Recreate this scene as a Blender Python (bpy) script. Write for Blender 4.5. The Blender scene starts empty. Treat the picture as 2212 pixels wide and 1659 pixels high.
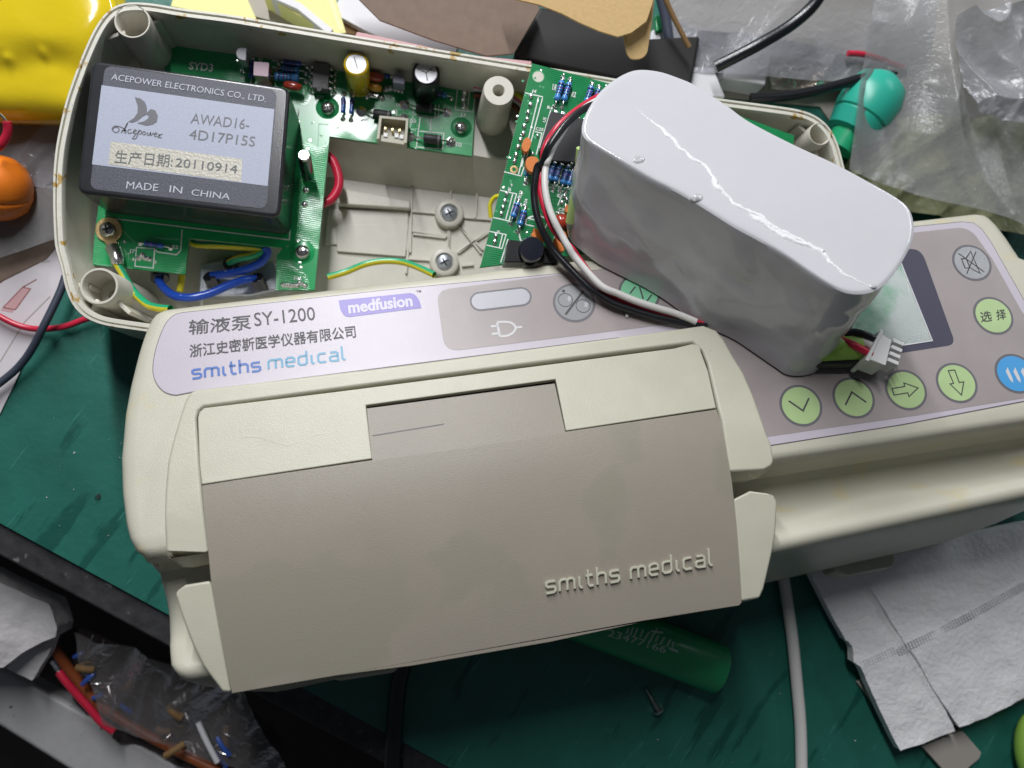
import bpy, bmesh, math, random
from mathutils import Vector, Matrix, noise
random.seed(7)
# 1 Blender unit = 1 cm
S = bpy.context.scene
S.unit_settings.system = 'METRIC'; S.unit_settings.scale_length = 0.01
# ------------------------------------------------------------------ camera
FPX = 1800.0; CX, CY = 1106.0, 829.5          # focal length and centre of a 2212 x 1659 picture
upc = Vector((.1144, .0725, 1.0)).normalized()
xw = Vector((1, 0, 0)); xw = (xw - xw.dot(upc) * upc).normalized(); yw = upc.cross(xw)
RM = Matrix((xw, yw, upc))
CAM = Vector((0, 0, 32.5))
cd = bpy.data.cameras.new('camera'); cam = bpy.data.objects.new('camera', cd)
S.collection.objects.link(cam); S.camera = cam
cd.sensor_width = 36; cd.lens = 36 * FPX / 2212
cam.matrix_world = Matrix.Translation(CAM) @ RM.to_4x4()
cd.clip_start = .5; cd.clip_end = 2000
cd.dof.use_dof = True; cd.dof.focus_distance = 26.5; cd.dof.aperture_fstop = 0.105
# ------------------------------------------------------------------ world and lamps
W = bpy.data.worlds.new('World'); S.world = W; W.use_nodes = True
W.node_tree.nodes['Background'].inputs[0].default_value = (.80, .88, 1.0, 1)
W.node_tree.nodes['Background'].inputs[1].default_value = .05
S.view_settings.view_transform = 'Standard'; S.view_settings.look = 'None'; S.view_settings.exposure = 0.0
def tube_lamp(name, loc, direction, length, width, power, col=(1, .97, .92)):
    l = bpy.data.lights.new(name, 'AREA'); l.shape = 'RECTANGLE'; l.size = length; l.size_y = width
    l.energy = power; l.color = col
    o = bpy.data.objects.new(name, l); S.collection.objects.link(o)
    z = Vector(loc).normalized(); x = Vector(direction); x = (x - x.dot(z) * z).normalized(); y = z.cross(x)
    m = Matrix((x, y, z)).transposed().to_4x4(); m.translation = Vector(loc); o.matrix_world = m
    return o
tube_lamp('ceiling_lamp', (-14, 64, 62), (-.22, 1, 0), 76, 3.0, 94000, (.98, .98, 1.0))
tube_lamp('ceiling_lamp.001', (95, 85, 75), (-.2, 1, 0), 50, 3.5, 20000, (.92, .96, 1.0))
# ------------------------------------------------------------------ pixels to places
def ray(u, v):
    d = Vector(((u - CX) / FPX, -(v - CY) / FPX, -1.0))
    return xw_w * d.x + yw_w * d.y + zw_w * d.z
_m = RM
xw_w = Vector((_m[0][0], _m[1][0], _m[2][0])); yw_w = Vector((_m[0][1], _m[1][1], _m[2][1])); zw_w = Vector((_m[0][2], _m[1][2], _m[2][2]))
class Frame:
    """a real plane in the place: origin, X, Y, Z; p(u, v, h) is the point at height h over it"""
    def __init__(s, o, X, Y, Z):
        s.o, s.X, s.Y, s.Z = o, X, Y, Z
        m = Matrix((X, Y, Z)).transposed().to_4x4(); m.translation = o; s.M = m
    def p(s, q, h=0.0):
        d = ray(*q); t = (h - (CAM - s.o).dot(s.Z)) / d.dot(s.Z); P = CAM + d * t - s.o
        return Vector((P.dot(s.X), P.dot(s.Y), P.dot(s.Z)))
    def pl(s, pts, h=0.0): return [s.p(q, h) for q in pts]
WF = Frame(Vector((0, 0, 0)), Vector((1, 0, 0)), Vector((0, 1, 0)), Vector((0, 0, 1)))
PN = Vector((-.0360924, .26384451, .96388973)).normalized(); PX = Vector((.98986142, .14202495, -.00181144))
PX = (PX - PX.dot(PN) * PN).normalized(); PY = PN.cross(PX)
_d = ray(394.5, 678.7); PO = CAM + _d * (-24.515139551 / _d.dot(PN))
PF = Frame(PO, PX, PY, PN)
def Z(ox, oy, w, pw=2212):
    k = w / pw
    return lambda *a: [((ox + a[i] * k) * .60636, (oy + a[i + 1] * k) * .60636) for i in range(0, len(a), 2)]
zA = Z(0, 0, 1200); zB = Z(1000, 0, 1200); zC = Z(2000, 0, 1200); zD = Z(2648, 0, 1000)
zE = Z(0, 800, 1200); zF = Z(1200, 800, 1200); zG = Z(2448, 700, 1200); zH = Z(0, 1700, 1300, 2082)
zI = Z(1200, 1836, 1200); zJ = Z(2448, 1836, 1200); zK = Z(820, 150, 500); zL = Z(1200, 250, 600)
zM = Z(1700, 220, 500); zN = Z(1700, 560, 500); zO = Z(0, 0, 480); zP = Z(0, 360, 480)
zQ = Z(1980, 1000, 540); zR = Z(300, 800, 800); zS = Z(600, 1000, 800); zT = Z(1400, 900, 800)
zU = Z(400, 1300, 1000); zV = Z(2300, 1500, 1348)
U = lambda *a: [(a[i], a[i + 1]) for i in range(0, len(a), 2)]
# ------------------------------------------------------------------ materials
def mat(name, col, rough=.5, metal=0, bump=0, bscale=20, var=0, vscale=3, coat=0, trans=0, spec=.5, spots=None, detail=4, alpha=1, sss=0, streak=None, croug=.08):
    m = bpy.data.materials.new(name); m.use_nodes = True; nt = m.node_tree; N = nt.nodes; Lk = nt.links
    b = N['Principled BSDF']; I = b.inputs
    I['Base Color'].default_value = (*col, 1); I['Roughness'].default_value = rough; I['Metallic'].default_value = metal
    I['Coat Weight'].default_value = coat; I['Coat Roughness'].default_value = croug; I['Transmission Weight'].default_value = trans
    I['Specular IOR Level'].default_value = spec; I['Alpha'].default_value = alpha
    if sss: I['Subsurface Weight'].default_value = sss; I['Subsurface Radius'].default_value = (.2, .15, .1); I['Subsurface Scale'].default_value = .5
    tc = N.new('ShaderNodeTexCoord'); out = None
    def nz(scale, det=4, stretch=None):
        n = N.new('ShaderNodeTexNoise'); n.inputs['Scale'].default_value = scale; n.inputs['Detail'].default_value = det
        if stretch:
            m0 = N.new('ShaderNodeMapping'); m0.inputs['Rotation'].default_value = (0, 0, .62); Lk.new(tc.outputs['Object'], m0.inputs[0])
            mp = N.new('ShaderNodeMapping'); mp.inputs['Scale'].default_value = stretch; Lk.new(m0.outputs[0], mp.inputs[0]); Lk.new(mp.outputs[0], n.inputs[0])
        else: Lk.new(tc.outputs['Object'], n.inputs[0])
        return n.outputs[0]
    src = None
    if var:
        mr = N.new('ShaderNodeMapRange'); mr.inputs[1].default_value = .3; mr.inputs[2].default_value = .7
        mr.inputs[3].default_value = 1 - var; mr.inputs[4].default_value = 1 + var; Lk.new(nz(vscale, 6), mr.inputs[0])
        mx = N.new('ShaderNodeMix'); mx.data_type = 'RGBA'; mx.blend_type = 'MULTIPLY'; mx.inputs[0].default_value = 1
        mx.inputs[6].default_value = (*col, 1); Lk.new(mr.outputs[0], mx.inputs[7]); src = mx.outputs[2]
    for sp in (spots or []):                      # (colour, scale, threshold, softness, stretch)
        c2, sc, th, so = sp[:4]; st = sp[4] if len(sp) > 4 else None
        mr = N.new('ShaderNodeMapRange'); mr.inputs[1].default_value = th; mr.inputs[2].default_value = th + so; Lk.new(nz(sc, 5, st), mr.inputs[0])
        mx = N.new('ShaderNodeMix'); mx.data_type = 'RGBA'; Lk.new(mr.outputs[0], mx.inputs[0])
        if src: Lk.new(src, mx.inputs[6])
        else: mx.inputs[6].default_value = (*col, 1)
        mx.inputs[7].default_value = (*c2, 1); src = mx.outputs[2]
    if src: Lk.new(src, I['Base Color'])
    if bump:
        bp = N.new('ShaderNodeBump'); bp.inputs['Strength'].default_value = 1; bp.inputs['Distance'].default_value = bump
        Lk.new(nz(bscale, detail), bp.inputs['Height']); Lk.new(bp.outputs[0], I['Normal'])
    return m
def plastic_film(name, tint=(.85, .87, .9), clear=.72, haze=.3, bump=.05, bscale=6):
    m = bpy.data.materials.new(name); m.use_nodes = True; nt = m.node_tree; N = nt.nodes; Lk = nt.links
    N.remove(N['Principled BSDF']); out = N['Material Output']
    tr = N.new('ShaderNodeBsdfTransparent'); tr.inputs[0].default_value = (*[.5 + .5 * c for c in tint], 1)
    gl = N.new('ShaderNodeBsdfGlossy'); gl.inputs['Roughness'].default_value = .24; gl.inputs[0].default_value = (1, 1, 1, 1)
    df = N.new('ShaderNodeBsdfDiffuse'); df.inputs[0].default_value = (*tint, 1)
    tc = N.new('ShaderNodeTexCoord'); nz = N.new('ShaderNodeTexNoise'); nz.inputs['Scale'].default_value = bscale; nz.inputs['Detail'].default_value = 5
    nz.inputs['Distortion'].default_value = 1.2
    Lk.new(tc.outputs['Object'], nz.inputs[0]); bp = N.new('ShaderNodeBump'); bp.inputs['Distance'].default_value = bump; Lk.new(nz.outputs[0], bp.inputs['Height'])
    for s in (gl, df): Lk.new(bp.outputs[0], s.inputs['Normal'])
    a = N.new('ShaderNodeMixShader'); a.inputs[0].default_value = haze; Lk.new(tr.outputs[0], a.inputs[1]); Lk.new(df.outputs[0], a.inputs[2])
    fr = N.new('ShaderNodeFresnel'); fr.inputs[0].default_value = 1.5; Lk.new(bp.outputs[0], fr.inputs['Normal'])
    mu = N.new('ShaderNodeMath'); mu.operation = 'MULTIPLY_ADD'; mu.inputs[1].default_value = .85; mu.inputs[2].default_value = .01; Lk.new(fr.outputs[0], mu.inputs[0])
    b = N.new('ShaderNodeMixShader'); Lk.new(mu.outputs[0], b.inputs[0]); Lk.new(a.outputs[0], b.inputs[1]); Lk.new(gl.outputs[0], b.inputs[2])
    Lk.new(b.outputs[0], out.inputs[0]); return m
YEL = (.62, .50, .20)
M = dict(
 cream=mat('cream_plastic', (.56, .545, .445), .34, bump=.008, bscale=28, var=.03, vscale=.8, spots=[((.60, .53, .33), .9, .6, .15), ((.20, .17, .12), 3.1, .775, .01)]),
 cream2=mat('cream_plastic_smooth', (.55, .54, .43), .36, bump=.007, bscale=30, var=.03, vscale=1.3, spots=[((.22, .18, .12), 3.4, .76, .01)]),
 taupe=mat('taupe_paint', (.312, .280, .230), .38, bump=.007, bscale=32, var=.03, vscale=.5, spots=[((.290, .268, .212), .16, .52, .03), ((.10, .09, .07), 2.3, .79, .01)]),
 white_abs=mat('white_abs', (.64, .615, .535), .4, bump=.003, bscale=15, var=.04, vscale=2, spots=[((.5, .38, .12), 1.1, .74, .05), ((.25, .22, .18), 7, .75, .02)]),
 rim=mat('rim_abs', (.68, .665, .58), .45, bump=.006, bscale=14, var=.05, vscale=3, spots=[((.46, .30, .07), 2.3, .60, .05), ((.12, .09, .05), 8, .735, .02)]),
 faceplate=mat('faceplate', (.52, .48, .54), .33, bump=.004, bscale=30, var=.02, vscale=1),
 faceplate_tan=mat('faceplate_tan', (.335, .292, .285), .30, bump=.006, bscale=30, var=.05, vscale=.9),
 ink=mat('ink', (.055, .055, .06), .5), ink_grey=mat('ink_grey', (.14, .14, .16), .4, bump=.004, bscale=30),
 ring=mat('ring_grey', (.135, .13, .145), .4, bump=.003, bscale=40),
 blue_ink=mat('blue_ink', (.06, .15, .46), .4), cyan_ink=mat('cyan_ink', (.10, .33, .50), .4),
 purple=mat('purple_print', (.19, .15, .50), .35, bump=.004, bscale=30), lav=mat('lavender_ink', (.60, .57, .66), .4),
 key_green=mat('key_green', (.42, .57, .27), .3, bump=.002, bscale=30, var=.05, vscale=1.5), key_mint=mat('key_mint', (.23, .62, .37), .3),
 key_grey=mat('key_grey', (.32, .33, .34), .22, bump=.006, bscale=22), key_blue=mat('key_blue', (.06, .33, .68), .3),
 key_white=mat('key_white', (.47, .47, .51), .3, bump=.006, bscale=20), silver_ink=mat('silver_ink', (.62, .62, .64), .35),
 screen_bezel=mat('screen_bezel', (.055, .052, .085), .4, bump=.004, bscale=40), 
 screen=mat('lcd_glass', (.55, .60, .57), .24, metal=.6, bump=.006, bscale=22, spots=[((.06, .36, .17), .45, .50, .16), ((.02, .08, .22), .5, .66, .1)]),
 wrap=mat('white_heat_shrink', (.63, .63, .66), .13, bump=.018, bscale=1.1, coat=.6, detail=3, spots=[((.2, .2, .2), 3.3, .80, .01)]),
 crease=mat('wrap_highlight', (.88, .88, .90), .2, coat=1, bump=.02, bscale=9), wrap2=mat('white_heat_shrink_side', (.60, .60, .59), .12, bump=.05, bscale=.9, coat=.6, detail=3),  # crease: the wrap's glossy highlight painted in as a whiter colour
 pcb=None, silk=mat('silkscreen', (.84, .86, .84), .5), hole=mat('dark_hole', (.01, .01, .01), .9),
 solder=mat('solder', (.85, .85, .84), .26, metal=1, bump=.02, bscale=9), steel=mat('steel', (.66, .66, .64), .22, metal=1, bump=.006, bscale=14),
 zinc=mat('zinc_plate', (.52, .55, .60), .38, metal=.7, bump=.01, bscale=4, var=.2, vscale=2), brass=mat('brass', (.62, .45, .22), .3, metal=.85, bump=.006, bscale=9),
 gold=mat('gold_pin', (.75, .58, .25), .25, metal=1), res_blue=mat('resistor_blue', (.05, .25, .62), .22, coat=.6), res_navy=mat('resistor_navy', (.03, .10, .42), .22, coat=.6),
 band=mat('band_dark', (.02, .02, .10), .3, coat=.4), band2=mat('band_violet', (.14, .04, .22), .3, coat=.4),
 black=mat('black_plastic', (.018, .018, .02), .28, bump=.003, bscale=20), blackm=mat('black_module', (.030, .031, .036), .22, bump=.002, bscale=25, var=.1, vscale=2),
 chip=mat('chip_grey', (.14, .135, .14), .5, bump=.003, bscale=40), chipb=mat('chip_black', (.022, .022, .026), .55),
 mark=mat('chip_mark', (.05, .05, .055), .5), lab_grey=mat('label_silver', (.42, .455, .56), .5, bump=.004, bscale=22, var=.05, vscale=14),
 lab_dark=mat('label_dark', (.075, .080, .105), .5, bump=.008, bscale=20, var=.22, vscale=16), lab_print=mat('label_print_light', (.52, .54, .62), .5),
 sticker=mat('date_sticker', (.56, .54, .46), .35, bump=.02, bscale=11, var=.06, vscale=12), pencil=mat('thin_grey_print', (.16, .17, .17), .6),
 yel_cap=mat('yellow_sleeve', (.75, .52, .01), .16, coat=.8), alu=mat('aluminium', (.62, .62, .65), .5, metal=.6, bump=.01, bscale=8),
 red_cap=mat('red_dip', (.42, .045, .02), .22, coat=.6), amber=mat('amber_dip', (.62, .30, .02), .25, coat=.6), orange_cap=mat('orange_disc', (.66, .19, .03), .5, bump=.01, bscale=9),
 pink_box=mat('pink_film_cap', (.52, .34, .42), .4), to92=mat('grey_transistor', (.36, .36, .40), .4), lilac=mat('lilac_transistor', (.26, .25, .36), .42),
 conn=mat('ivory_connector', (.50, .48, .37), .38, spec=.4), connw=mat('white_connector', (.82, .82, .81), .35),
 black_sleeve=mat('black_sleeve', (.012, .014, .025), .2, coat=.7),
 w_black=mat('wire_black', (.012, .013, .016), .28, bump=.004, bscale=9), w_red=mat('wire_red', (.58, .02, .055), .3), w_white=mat('wire_white', (.72, .71, .68), .35, bump=.003, bscale=7),
 w_blue=mat('wire_blue', (.015, .075, .48), .25, spots=[((.4, .5, .7), 5, .70, .03)]), w_green=mat('wire_green', (.02, .38, .17), .3), w_yel=mat('wire_yellow', (.70, .62, .03), .3),
 w_brown=mat('wire_brown', (.27, .07, .02), .4), w_pink=mat('wire_pink', (.75, .1, .3), .3),
 mat_green=None, table=mat('table_black', (.030, .030, .032), .55, bump=.02, bscale=3, var=.4, vscale=2, spots=[((.14, .14, .14), 3, .66, .08)]),
 yellow_wrap=mat('yellow_heat_shrink', (.72, .55, .015), .16, bump=.02, bscale=1.4, coat=.7, detail=2), orange=mat('orange_rubber', (.86, .22, .015), .42, bump=.01, bscale=5, var=.06, vscale=1.5),
 paper=mat('printed_paper', (.66, .62, .65), .7, bump=.01, bscale=2, var=.04, vscale=1), pinkp=mat('pink_print', (.60, .36, .37), .7), redl=mat('red_print_line', (.30, .10, .09), .7),
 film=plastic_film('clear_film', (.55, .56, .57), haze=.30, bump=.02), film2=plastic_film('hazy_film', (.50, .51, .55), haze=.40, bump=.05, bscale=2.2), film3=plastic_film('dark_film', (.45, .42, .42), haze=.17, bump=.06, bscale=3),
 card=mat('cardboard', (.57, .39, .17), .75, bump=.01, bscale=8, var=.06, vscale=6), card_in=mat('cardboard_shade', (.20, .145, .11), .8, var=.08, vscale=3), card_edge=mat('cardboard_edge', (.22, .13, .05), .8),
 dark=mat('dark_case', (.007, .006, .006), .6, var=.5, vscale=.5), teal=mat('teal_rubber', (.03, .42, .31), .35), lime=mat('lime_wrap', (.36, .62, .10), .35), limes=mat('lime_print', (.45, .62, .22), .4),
 tissue=mat('tissue', (.90, .90, .90), .85, bump=.06, bscale=5, var=.03, vscale=2, sss=.1), grey_strip=mat('grey_plastic', (.40, .37, .33), .45, bump=.003, bscale=20),
 cell_green=mat('cell_wrap_green', (.018, .36, .13), .3, coat=.4, croug=.25), cell_text=mat('cell_print', (.62, .78, .72), .5),
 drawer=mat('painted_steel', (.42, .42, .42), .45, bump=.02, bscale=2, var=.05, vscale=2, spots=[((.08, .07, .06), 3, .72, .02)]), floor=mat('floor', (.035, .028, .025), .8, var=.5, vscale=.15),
 white_bag=mat('white_pouch', (.60, .58, .58), .5, bump=.22, bscale=.9), yellow_sheet=mat('yellow_sheet', (.78, .76, .32), .6, bump=.01, bscale=2), pale_sheet=mat('pale_sheet', (.66, .67, .62), .6), grey_sheet=mat('grey_card', (.37, .345, .30), .7), foil=mat('silver_foil', (.6, .52, .44), .25, metal=.8, bump=.15, bscale=1.5),
 emboss_shade=mat('emboss_shade', (.74, .74, .75), .9), debris=mat('debris', (.7, .7, .68), .4), white_box=mat('white_plastic', (.66, .66, .69), .5), navy=mat('navy_plastic', (.05, .06, .09), .5),  # dots on the tissue: shade of small recesses put into a darker colour
 pearl=mat('pale_beads', (.45, .46, .26), .3, bump=.1, bscale=3, var=.3, vscale=1.5),
)
def pcb_mat(name, base, light):
    m = mat(name, base, .28, coat=.5, var=.06, vscale=2, croug=.14); nt = m.node_tree; N = nt.nodes; Lk = nt.links
    tc = N.new('ShaderNodeTexCoord'); wv = N.new('ShaderNodeTexWave'); wv.bands_direction = 'Y'; wv.inputs['Scale'].default_value = 4.2; wv.inputs['Distortion'].default_value = .0
    mp = N.new('ShaderNodeMapping'); mp.inputs['Rotation'].default_value = (0, 0, .15); Lk.new(tc.outputs['Object'], mp.inputs[0]); Lk.new(mp.outputs[0], wv.inputs[0])
    nz = N.new('ShaderNodeTexNoise'); nz.inputs['Scale'].default_value = .35; Lk.new(tc.outputs['Object'], nz.inputs[0])
    mr = N.new('ShaderNodeMapRange'); mr.inputs[1].default_value = .48; mr.inputs[2].default_value = .56; Lk.new(nz.outputs[0], mr.inputs[0])
    mu = N.new('ShaderNodeMath'); mu.operation = 'MULTIPLY'; Lk.new(wv.outputs[1], mu.inputs[0]); Lk.new(mr.outputs[0], mu.inputs[1])
    bp = N.new('ShaderNodeBump'); bp.inputs['Distance'].default_value = .012; Lk.new(mu.outputs[0], bp.inputs['Height'])
    b = N['Principled BSDF']; Lk.new(bp.outputs[0], b.inputs['Normal']); Lk.new(bp.outputs[0], b.inputs['Coat Normal'])
    return m
M['pcb'] = pcb_mat('pcb_green', (.012, .35, .105), None); M['pcb2'] = pcb_mat('pcb_green_dark', (.009, .22, .07), None)
M['pcb_edge'] = mat('pcb_edge', (.16, .32, .16), .6); M['trace'] = mat('trace_green', (.10, .42, .20), .3, coat=.4)
M['mat_green'] = mat('green_rubber_mat', (.018, .140, .106), .42, bump=.02, bscale=2.5, var=.12, vscale=.6,
    spots=[((.007, .088, .066), .55, .60, .05, (2.4, .45, 1)), ((.04, .22, .175), 1.4, .66, .04, (5, .3, 1)), ((.045, .11, .095), .13, .62, .06), ((.45, .55, .52), 5, .775, .01)])
# ------------------------------------------------------------------ mesh builder
class MB:
    def __init__(s): s.v = []; s.f = []
    def add(s, vs, fs):
        n = len(s.v); s.v += [Vector(v) for v in vs]; s.f += [tuple(i + n for i in f) for f in fs]; return s
    def prism(s, pts, z0, z1, top_inset=0):
        n = len(pts); P = [Vector(p) for p in pts]
        a = sum(P[i].x * P[(i + 1) % n].y - P[(i + 1) % n].x * P[i].y for i in range(n))
        if a < 0: P.reverse()
        lo = [Vector((p.x, p.y, z0)) for p in P]; hi = [Vector((p.x, p.y, z1)) for p in P]
        return s.add(lo + hi, [tuple(range(n - 1, -1, -1)), tuple(range(n, 2 * n))] + [(i, (i + 1) % n, n + (i + 1) % n, n + i) for i in range(n)])
    def flat(s, pts, z): 
        n = len(pts); P = [Vector((p[0], p[1], z)) for p in pts]
        a = sum(P[i].x * P[(i + 1) % n].y - P[(i + 1) % n].x * P[i].y for i in range(n))
        if a < 0: P.reverse()
        return s.add(P, [tuple(range(n))])
    def ribbon(s, pts, w, z0, z1, closed=False):
        P = [Vector((p[0], p[1], 0)) for p in pts]; n = len(P); L = []; R = []
        for i in range(n):
            a = P[i - 1] if (i > 0 or closed) else None; b = P[(i + 1) % n] if (i < n - 1 or closed) else None
            d1 = (P[i] - a).normalized() if a is not None else None; d2 = (b - P[i]).normalized() if b is not None else None
            d = ((d1 or d2) + (d2 or d1)).normalized() if ((d1 or d2) + (d2 or d1)).length > 1e-6 else (d1 or d2)
            nn = Vector((-d.y, d.x, 0)); c = max(.5, nn.dot(Vector((-(d2 or d1).y, (d2 or d1).x, 0))))
            L.append(P[i] + nn * w / 2 / c); R.append(P[i] - nn * w / 2 / c)
        vs = []
        for l, r in zip(L, R): vs += [(l.x, l.y, z0), (r.x, r.y, z0), (r.x, r.y, z1), (l.x, l.y, z1)]
        fs = []
        for i in range(n if closed else n - 1):
            j = (i + 1) % n; a, b = 4 * i, 4 * j
            fs += [(a + 3, a + 2, b + 2, b + 3), (a + 2, a + 1, b + 1, b + 2), (a, a + 3, b + 3, b), (a + 1, a, b, b + 1)]
        if not closed: fs += [(0, 1, 2, 3), (4 * n - 1, 4 * n - 2, 4 * n - 3, 4 * n - 4)]
        return s.add(vs, fs)
    def tube(s, pts, r, n=10, caps=True, sub=6, rs=None):
        P = smooth_path(pts, sub) if sub > 1 else [Vector(p) for p in pts]
        m = len(P); vs = []; up = Vector((0, 0, 1)); pr = None
        for i, p in enumerate(P):
            d = (P[min(i + 1, m - 1)] - P[max(i - 1, 0)]).normalized()
            if pr is None:
                pr = d.orthogonal().normalized()
            pr = (pr - pr.dot(d) * d).normalized(); q = d.cross(pr)
            rr = r if rs is None else rs[0] + (rs[1] - rs[0]) * i / (m - 1)
            for k in range(n):
                a = 2 * math.pi * k / n; vs.append(p + (pr * math.cos(a) + q * math.sin(a)) * rr)
        fs = [(i * n + k, i * n + (k + 1) % n, (i + 1) * n + (k + 1) % n, (i + 1) * n + k) for i in range(m - 1) for k in range(n)]
        if caps: fs += [tuple(range(n - 1, -1, -1)), tuple(range((m - 1) * n, m * n))]
        return s.add(vs, fs)
    def lathe(s, o, axis, prof, n=20, caps=True):       # prof: (along, radius)
        o = Vector(o); ax = Vector(axis).normalized(); x = ax.orthogonal().normalized(); y = ax.cross(x); vs = []
        for t, r in prof:
            for k in range(n):
                a = 2 * math.pi * k / n; vs.append(o + ax * t + (x * math.cos(a) + y * math.sin(a)) * r)
        m = len(prof)
        fs = [(i * n + k, i * n + (k + 1) % n, (i + 1) * n + (k + 1) % n, (i + 1) * n + k) for i in range(m - 1) for k in range(n)]
        if caps: fs += [tuple(range(n - 1, -1, -1)), tuple(range((m - 1) * n, m * n))]
        return s.add(vs, fs)
    def box(s, c, sx, sy, sz, ang=0):
        c = Vector(c); X = Vector((math.cos(ang), math.sin(ang), 0)); Y = Vector((-X.y, X.x, 0))
        pts = [c + X * a * sx / 2 + Y * b * sy / 2 for a, b in ((-1, -1), (1, -1), (1, 1), (-1, 1))]
        return s.prism(pts, c.z - sz / 2, c.z + sz / 2)
    def sphere(s, c, r, sc=(1, 1, 1), n=12, m=8):
        c = Vector(c); vs = [c + Vector((0, 0, r * sc[2]))]
        for i in range(1, m):
            t = math.pi * i / m
            for k in range(n):
                a = 2 * math.pi * k / n; vs.append(c + Vector((r * sc[0] * math.sin(t) * math.cos(a), r * sc[1] * math.sin(t) * math.sin(a), r * sc[2] * math.cos(t))))
        vs.append(c - Vector((0, 0, r * sc[2]))); fs = [(0, 1 + k, 1 + (k + 1) % n) for k in range(n)]
        fs += [(1 + i * n + k, 1 + (i + 1) * n + k, 1 + (i + 1) * n + (k + 1) % n, 1 + i * n + (k + 1) % n) for i in range(m - 2) for k in range(n)]
        b = 1 + (m - 2) * n; e = len(vs) - 1; fs += [(b + k, e, b + (k + 1) % n) for k in range(n)]
        return s.add(vs, fs)
def smooth_path(pts, sub=6):
    P = [Vector(p) for p in pts]
    if len(P) < 3: return P
    out = []
    for i in range(len(P) - 1):
        a = P[max(i - 1, 0)]; b = P[i]; c = P[i + 1]; d = P[min(i + 2, len(P) - 1)]
        for k in range(sub):
            t = k / sub
            out.append(.5 * ((2 * b) + (c - a) * t + (2 * a - 5 * b + 4 * c - d) * t * t + (3 * b - a - 3 * c + d) * t ** 3))
    out.append(P[-1]); return out
def fillet(pts, r, n=6):
    P = [Vector((p[0], p[1], p[2] if len(p) > 2 else 0)) for p in pts]; m = len(P); out = []
    R = r if isinstance(r, (list, tuple)) else [r] * m
    for i in range(m):
        a, b, c = P[i - 1], P[i], P[(i + 1) % m]; rr = R[i]
        if rr <= 0: out.append(b); continue
        u = (a - b); v = (c - b); k = min(rr, u.length * .49, v.length * .49)
        s = b + u.normalized() * k; e = b + v.normalized() * k
        for j in range(n + 1):
            t = j / n; out.append(s * (1 - t) ** 2 + b * 2 * t * (1 - t) + e * t * t)
    return out
class Thing:
    def __init__(s, name, label, cat, F, base, group=None, kind=None):
        s.F = F; s.o = Vector(base); e = bpy.data.objects.new(name, None); e.empty_display_size = .5; S.collection.objects.link(e)
        m = F.M.copy(); m.translation = F.M @ s.o; e.matrix_world = m; s.e = e
        e['label'] = label; e['category'] = cat
        if group: e['group'] = group
        if kind: e['kind'] = kind
    def part(s, name, mb, m, parent=None, bevel=0, smooth=38, label=None, seg=3, kind=None, subd=0):
        return mesh_obj(name, mb, m, s.o, parent or s.e, bevel, smooth, label, seg, kind, subd)
def mesh_obj(name, mb, m, o=Vector((0, 0, 0)), parent=None, bevel=0, smooth=38, label=None, seg=3, kind=None, subd=0):
    me = bpy.data.meshes.new(name); me.from_pydata([v - o for v in mb.v], [], mb.f); me.validate(clean_customdata=False)
    bm = bmesh.new(); bm.from_mesh(me); bmesh.ops.recalc_face_normals(bm, faces=bm.faces); bm.to_mesh(me); bm.free()
    me.materials.append(M[m] if isinstance(m, str) else m)
    if smooth:
        me.shade_smooth(); me.set_sharp_from_angle(angle=math.radians(smooth))
    ob = bpy.data.objects.new(name, me); S.collection.objects.link(ob)
    if parent: ob.parent = parent
    if bevel:
        b = ob.modifiers.new('bevel', 'BEVEL'); b.width = bevel; b.segments = seg; b.limit_method = 'ANGLE'; b.angle_limit = math.radians(35); b.harden_normals = True
    if subd:
        q = ob.modifiers.new('subd', 'SUBSURF'); q.levels = subd; q.render_levels = subd
    if label: ob['label'] = label
    if kind: ob['kind'] = kind
    return ob
def single(name, mb, m, label, cat, base, group=None, kind=None, **kw):
    """a thing that is one mesh, its origin at its base (world frame)"""
    o = Vector(base); ob = mesh_obj(name, mb, m, o, None, **kw); ob.location = o
    if kind: ob['kind'] = kind
    else: ob['label'] = label; ob['category'] = cat
    if group: ob['group'] = group
    return ob
_fc = {}
def text_geo(s, bold=0.0, spacing=1.0):
    k = (s, bold, spacing)
    if k in _fc: return _fc[k]
    c = bpy.data.curves.new('t', 'FONT'); c.body = s; c.size = 1; c.offset = bold; c.space_character = spacing; c.resolution_u = 3
    o = bpy.data.objects.new('t', c); S.collection.objects.link(o)
    me = bpy.data.meshes.new_from_object(o.evaluated_get(bpy.context.evaluated_depsgraph_get()))
    V = [v.co.copy() for v in me.vertices]; Fc = [tuple(p.vertices) for p in me.polygons]
    bpy.data.objects.remove(o); bpy.data.curves.remove(c); bpy.data.meshes.remove(me)
    x0 = min(v.x for v in V); x1 = max(v.x for v in V)
    V = [Vector(((v.x - x0) / (x1 - x0), v.y, 0)) for v in V]; _fc[k] = (V, Fc); return _fc[k]
def text_mb(s, F, p0, p1, p2, h, bold=0.0, cap=.72, zf=None, mb=None, dz=.008, y0=None):
    """text from p0 to p1 along its baseline; p2 is the top of its first capital; h the height of its surface"""
    V, Fc = text_geo(s, bold); A = F.p(p0, h); B = F.p(p1, h); T = F.p(p2, h)
    ex = B - A; ey = (T - A) / cap
    mb = mb or MB(); vs = []
    for v in V:
        q = A + ex * v.x + ey * v.y; vs.append((q.x, q.y, (zf(q.x, q.y) if zf else h) + dz))
    mb.add(vs, Fc); return mb
def cyl_between(mb, a, b, r, n=10): mb.tube([a, b], r, n, sub=1); return mb
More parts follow.
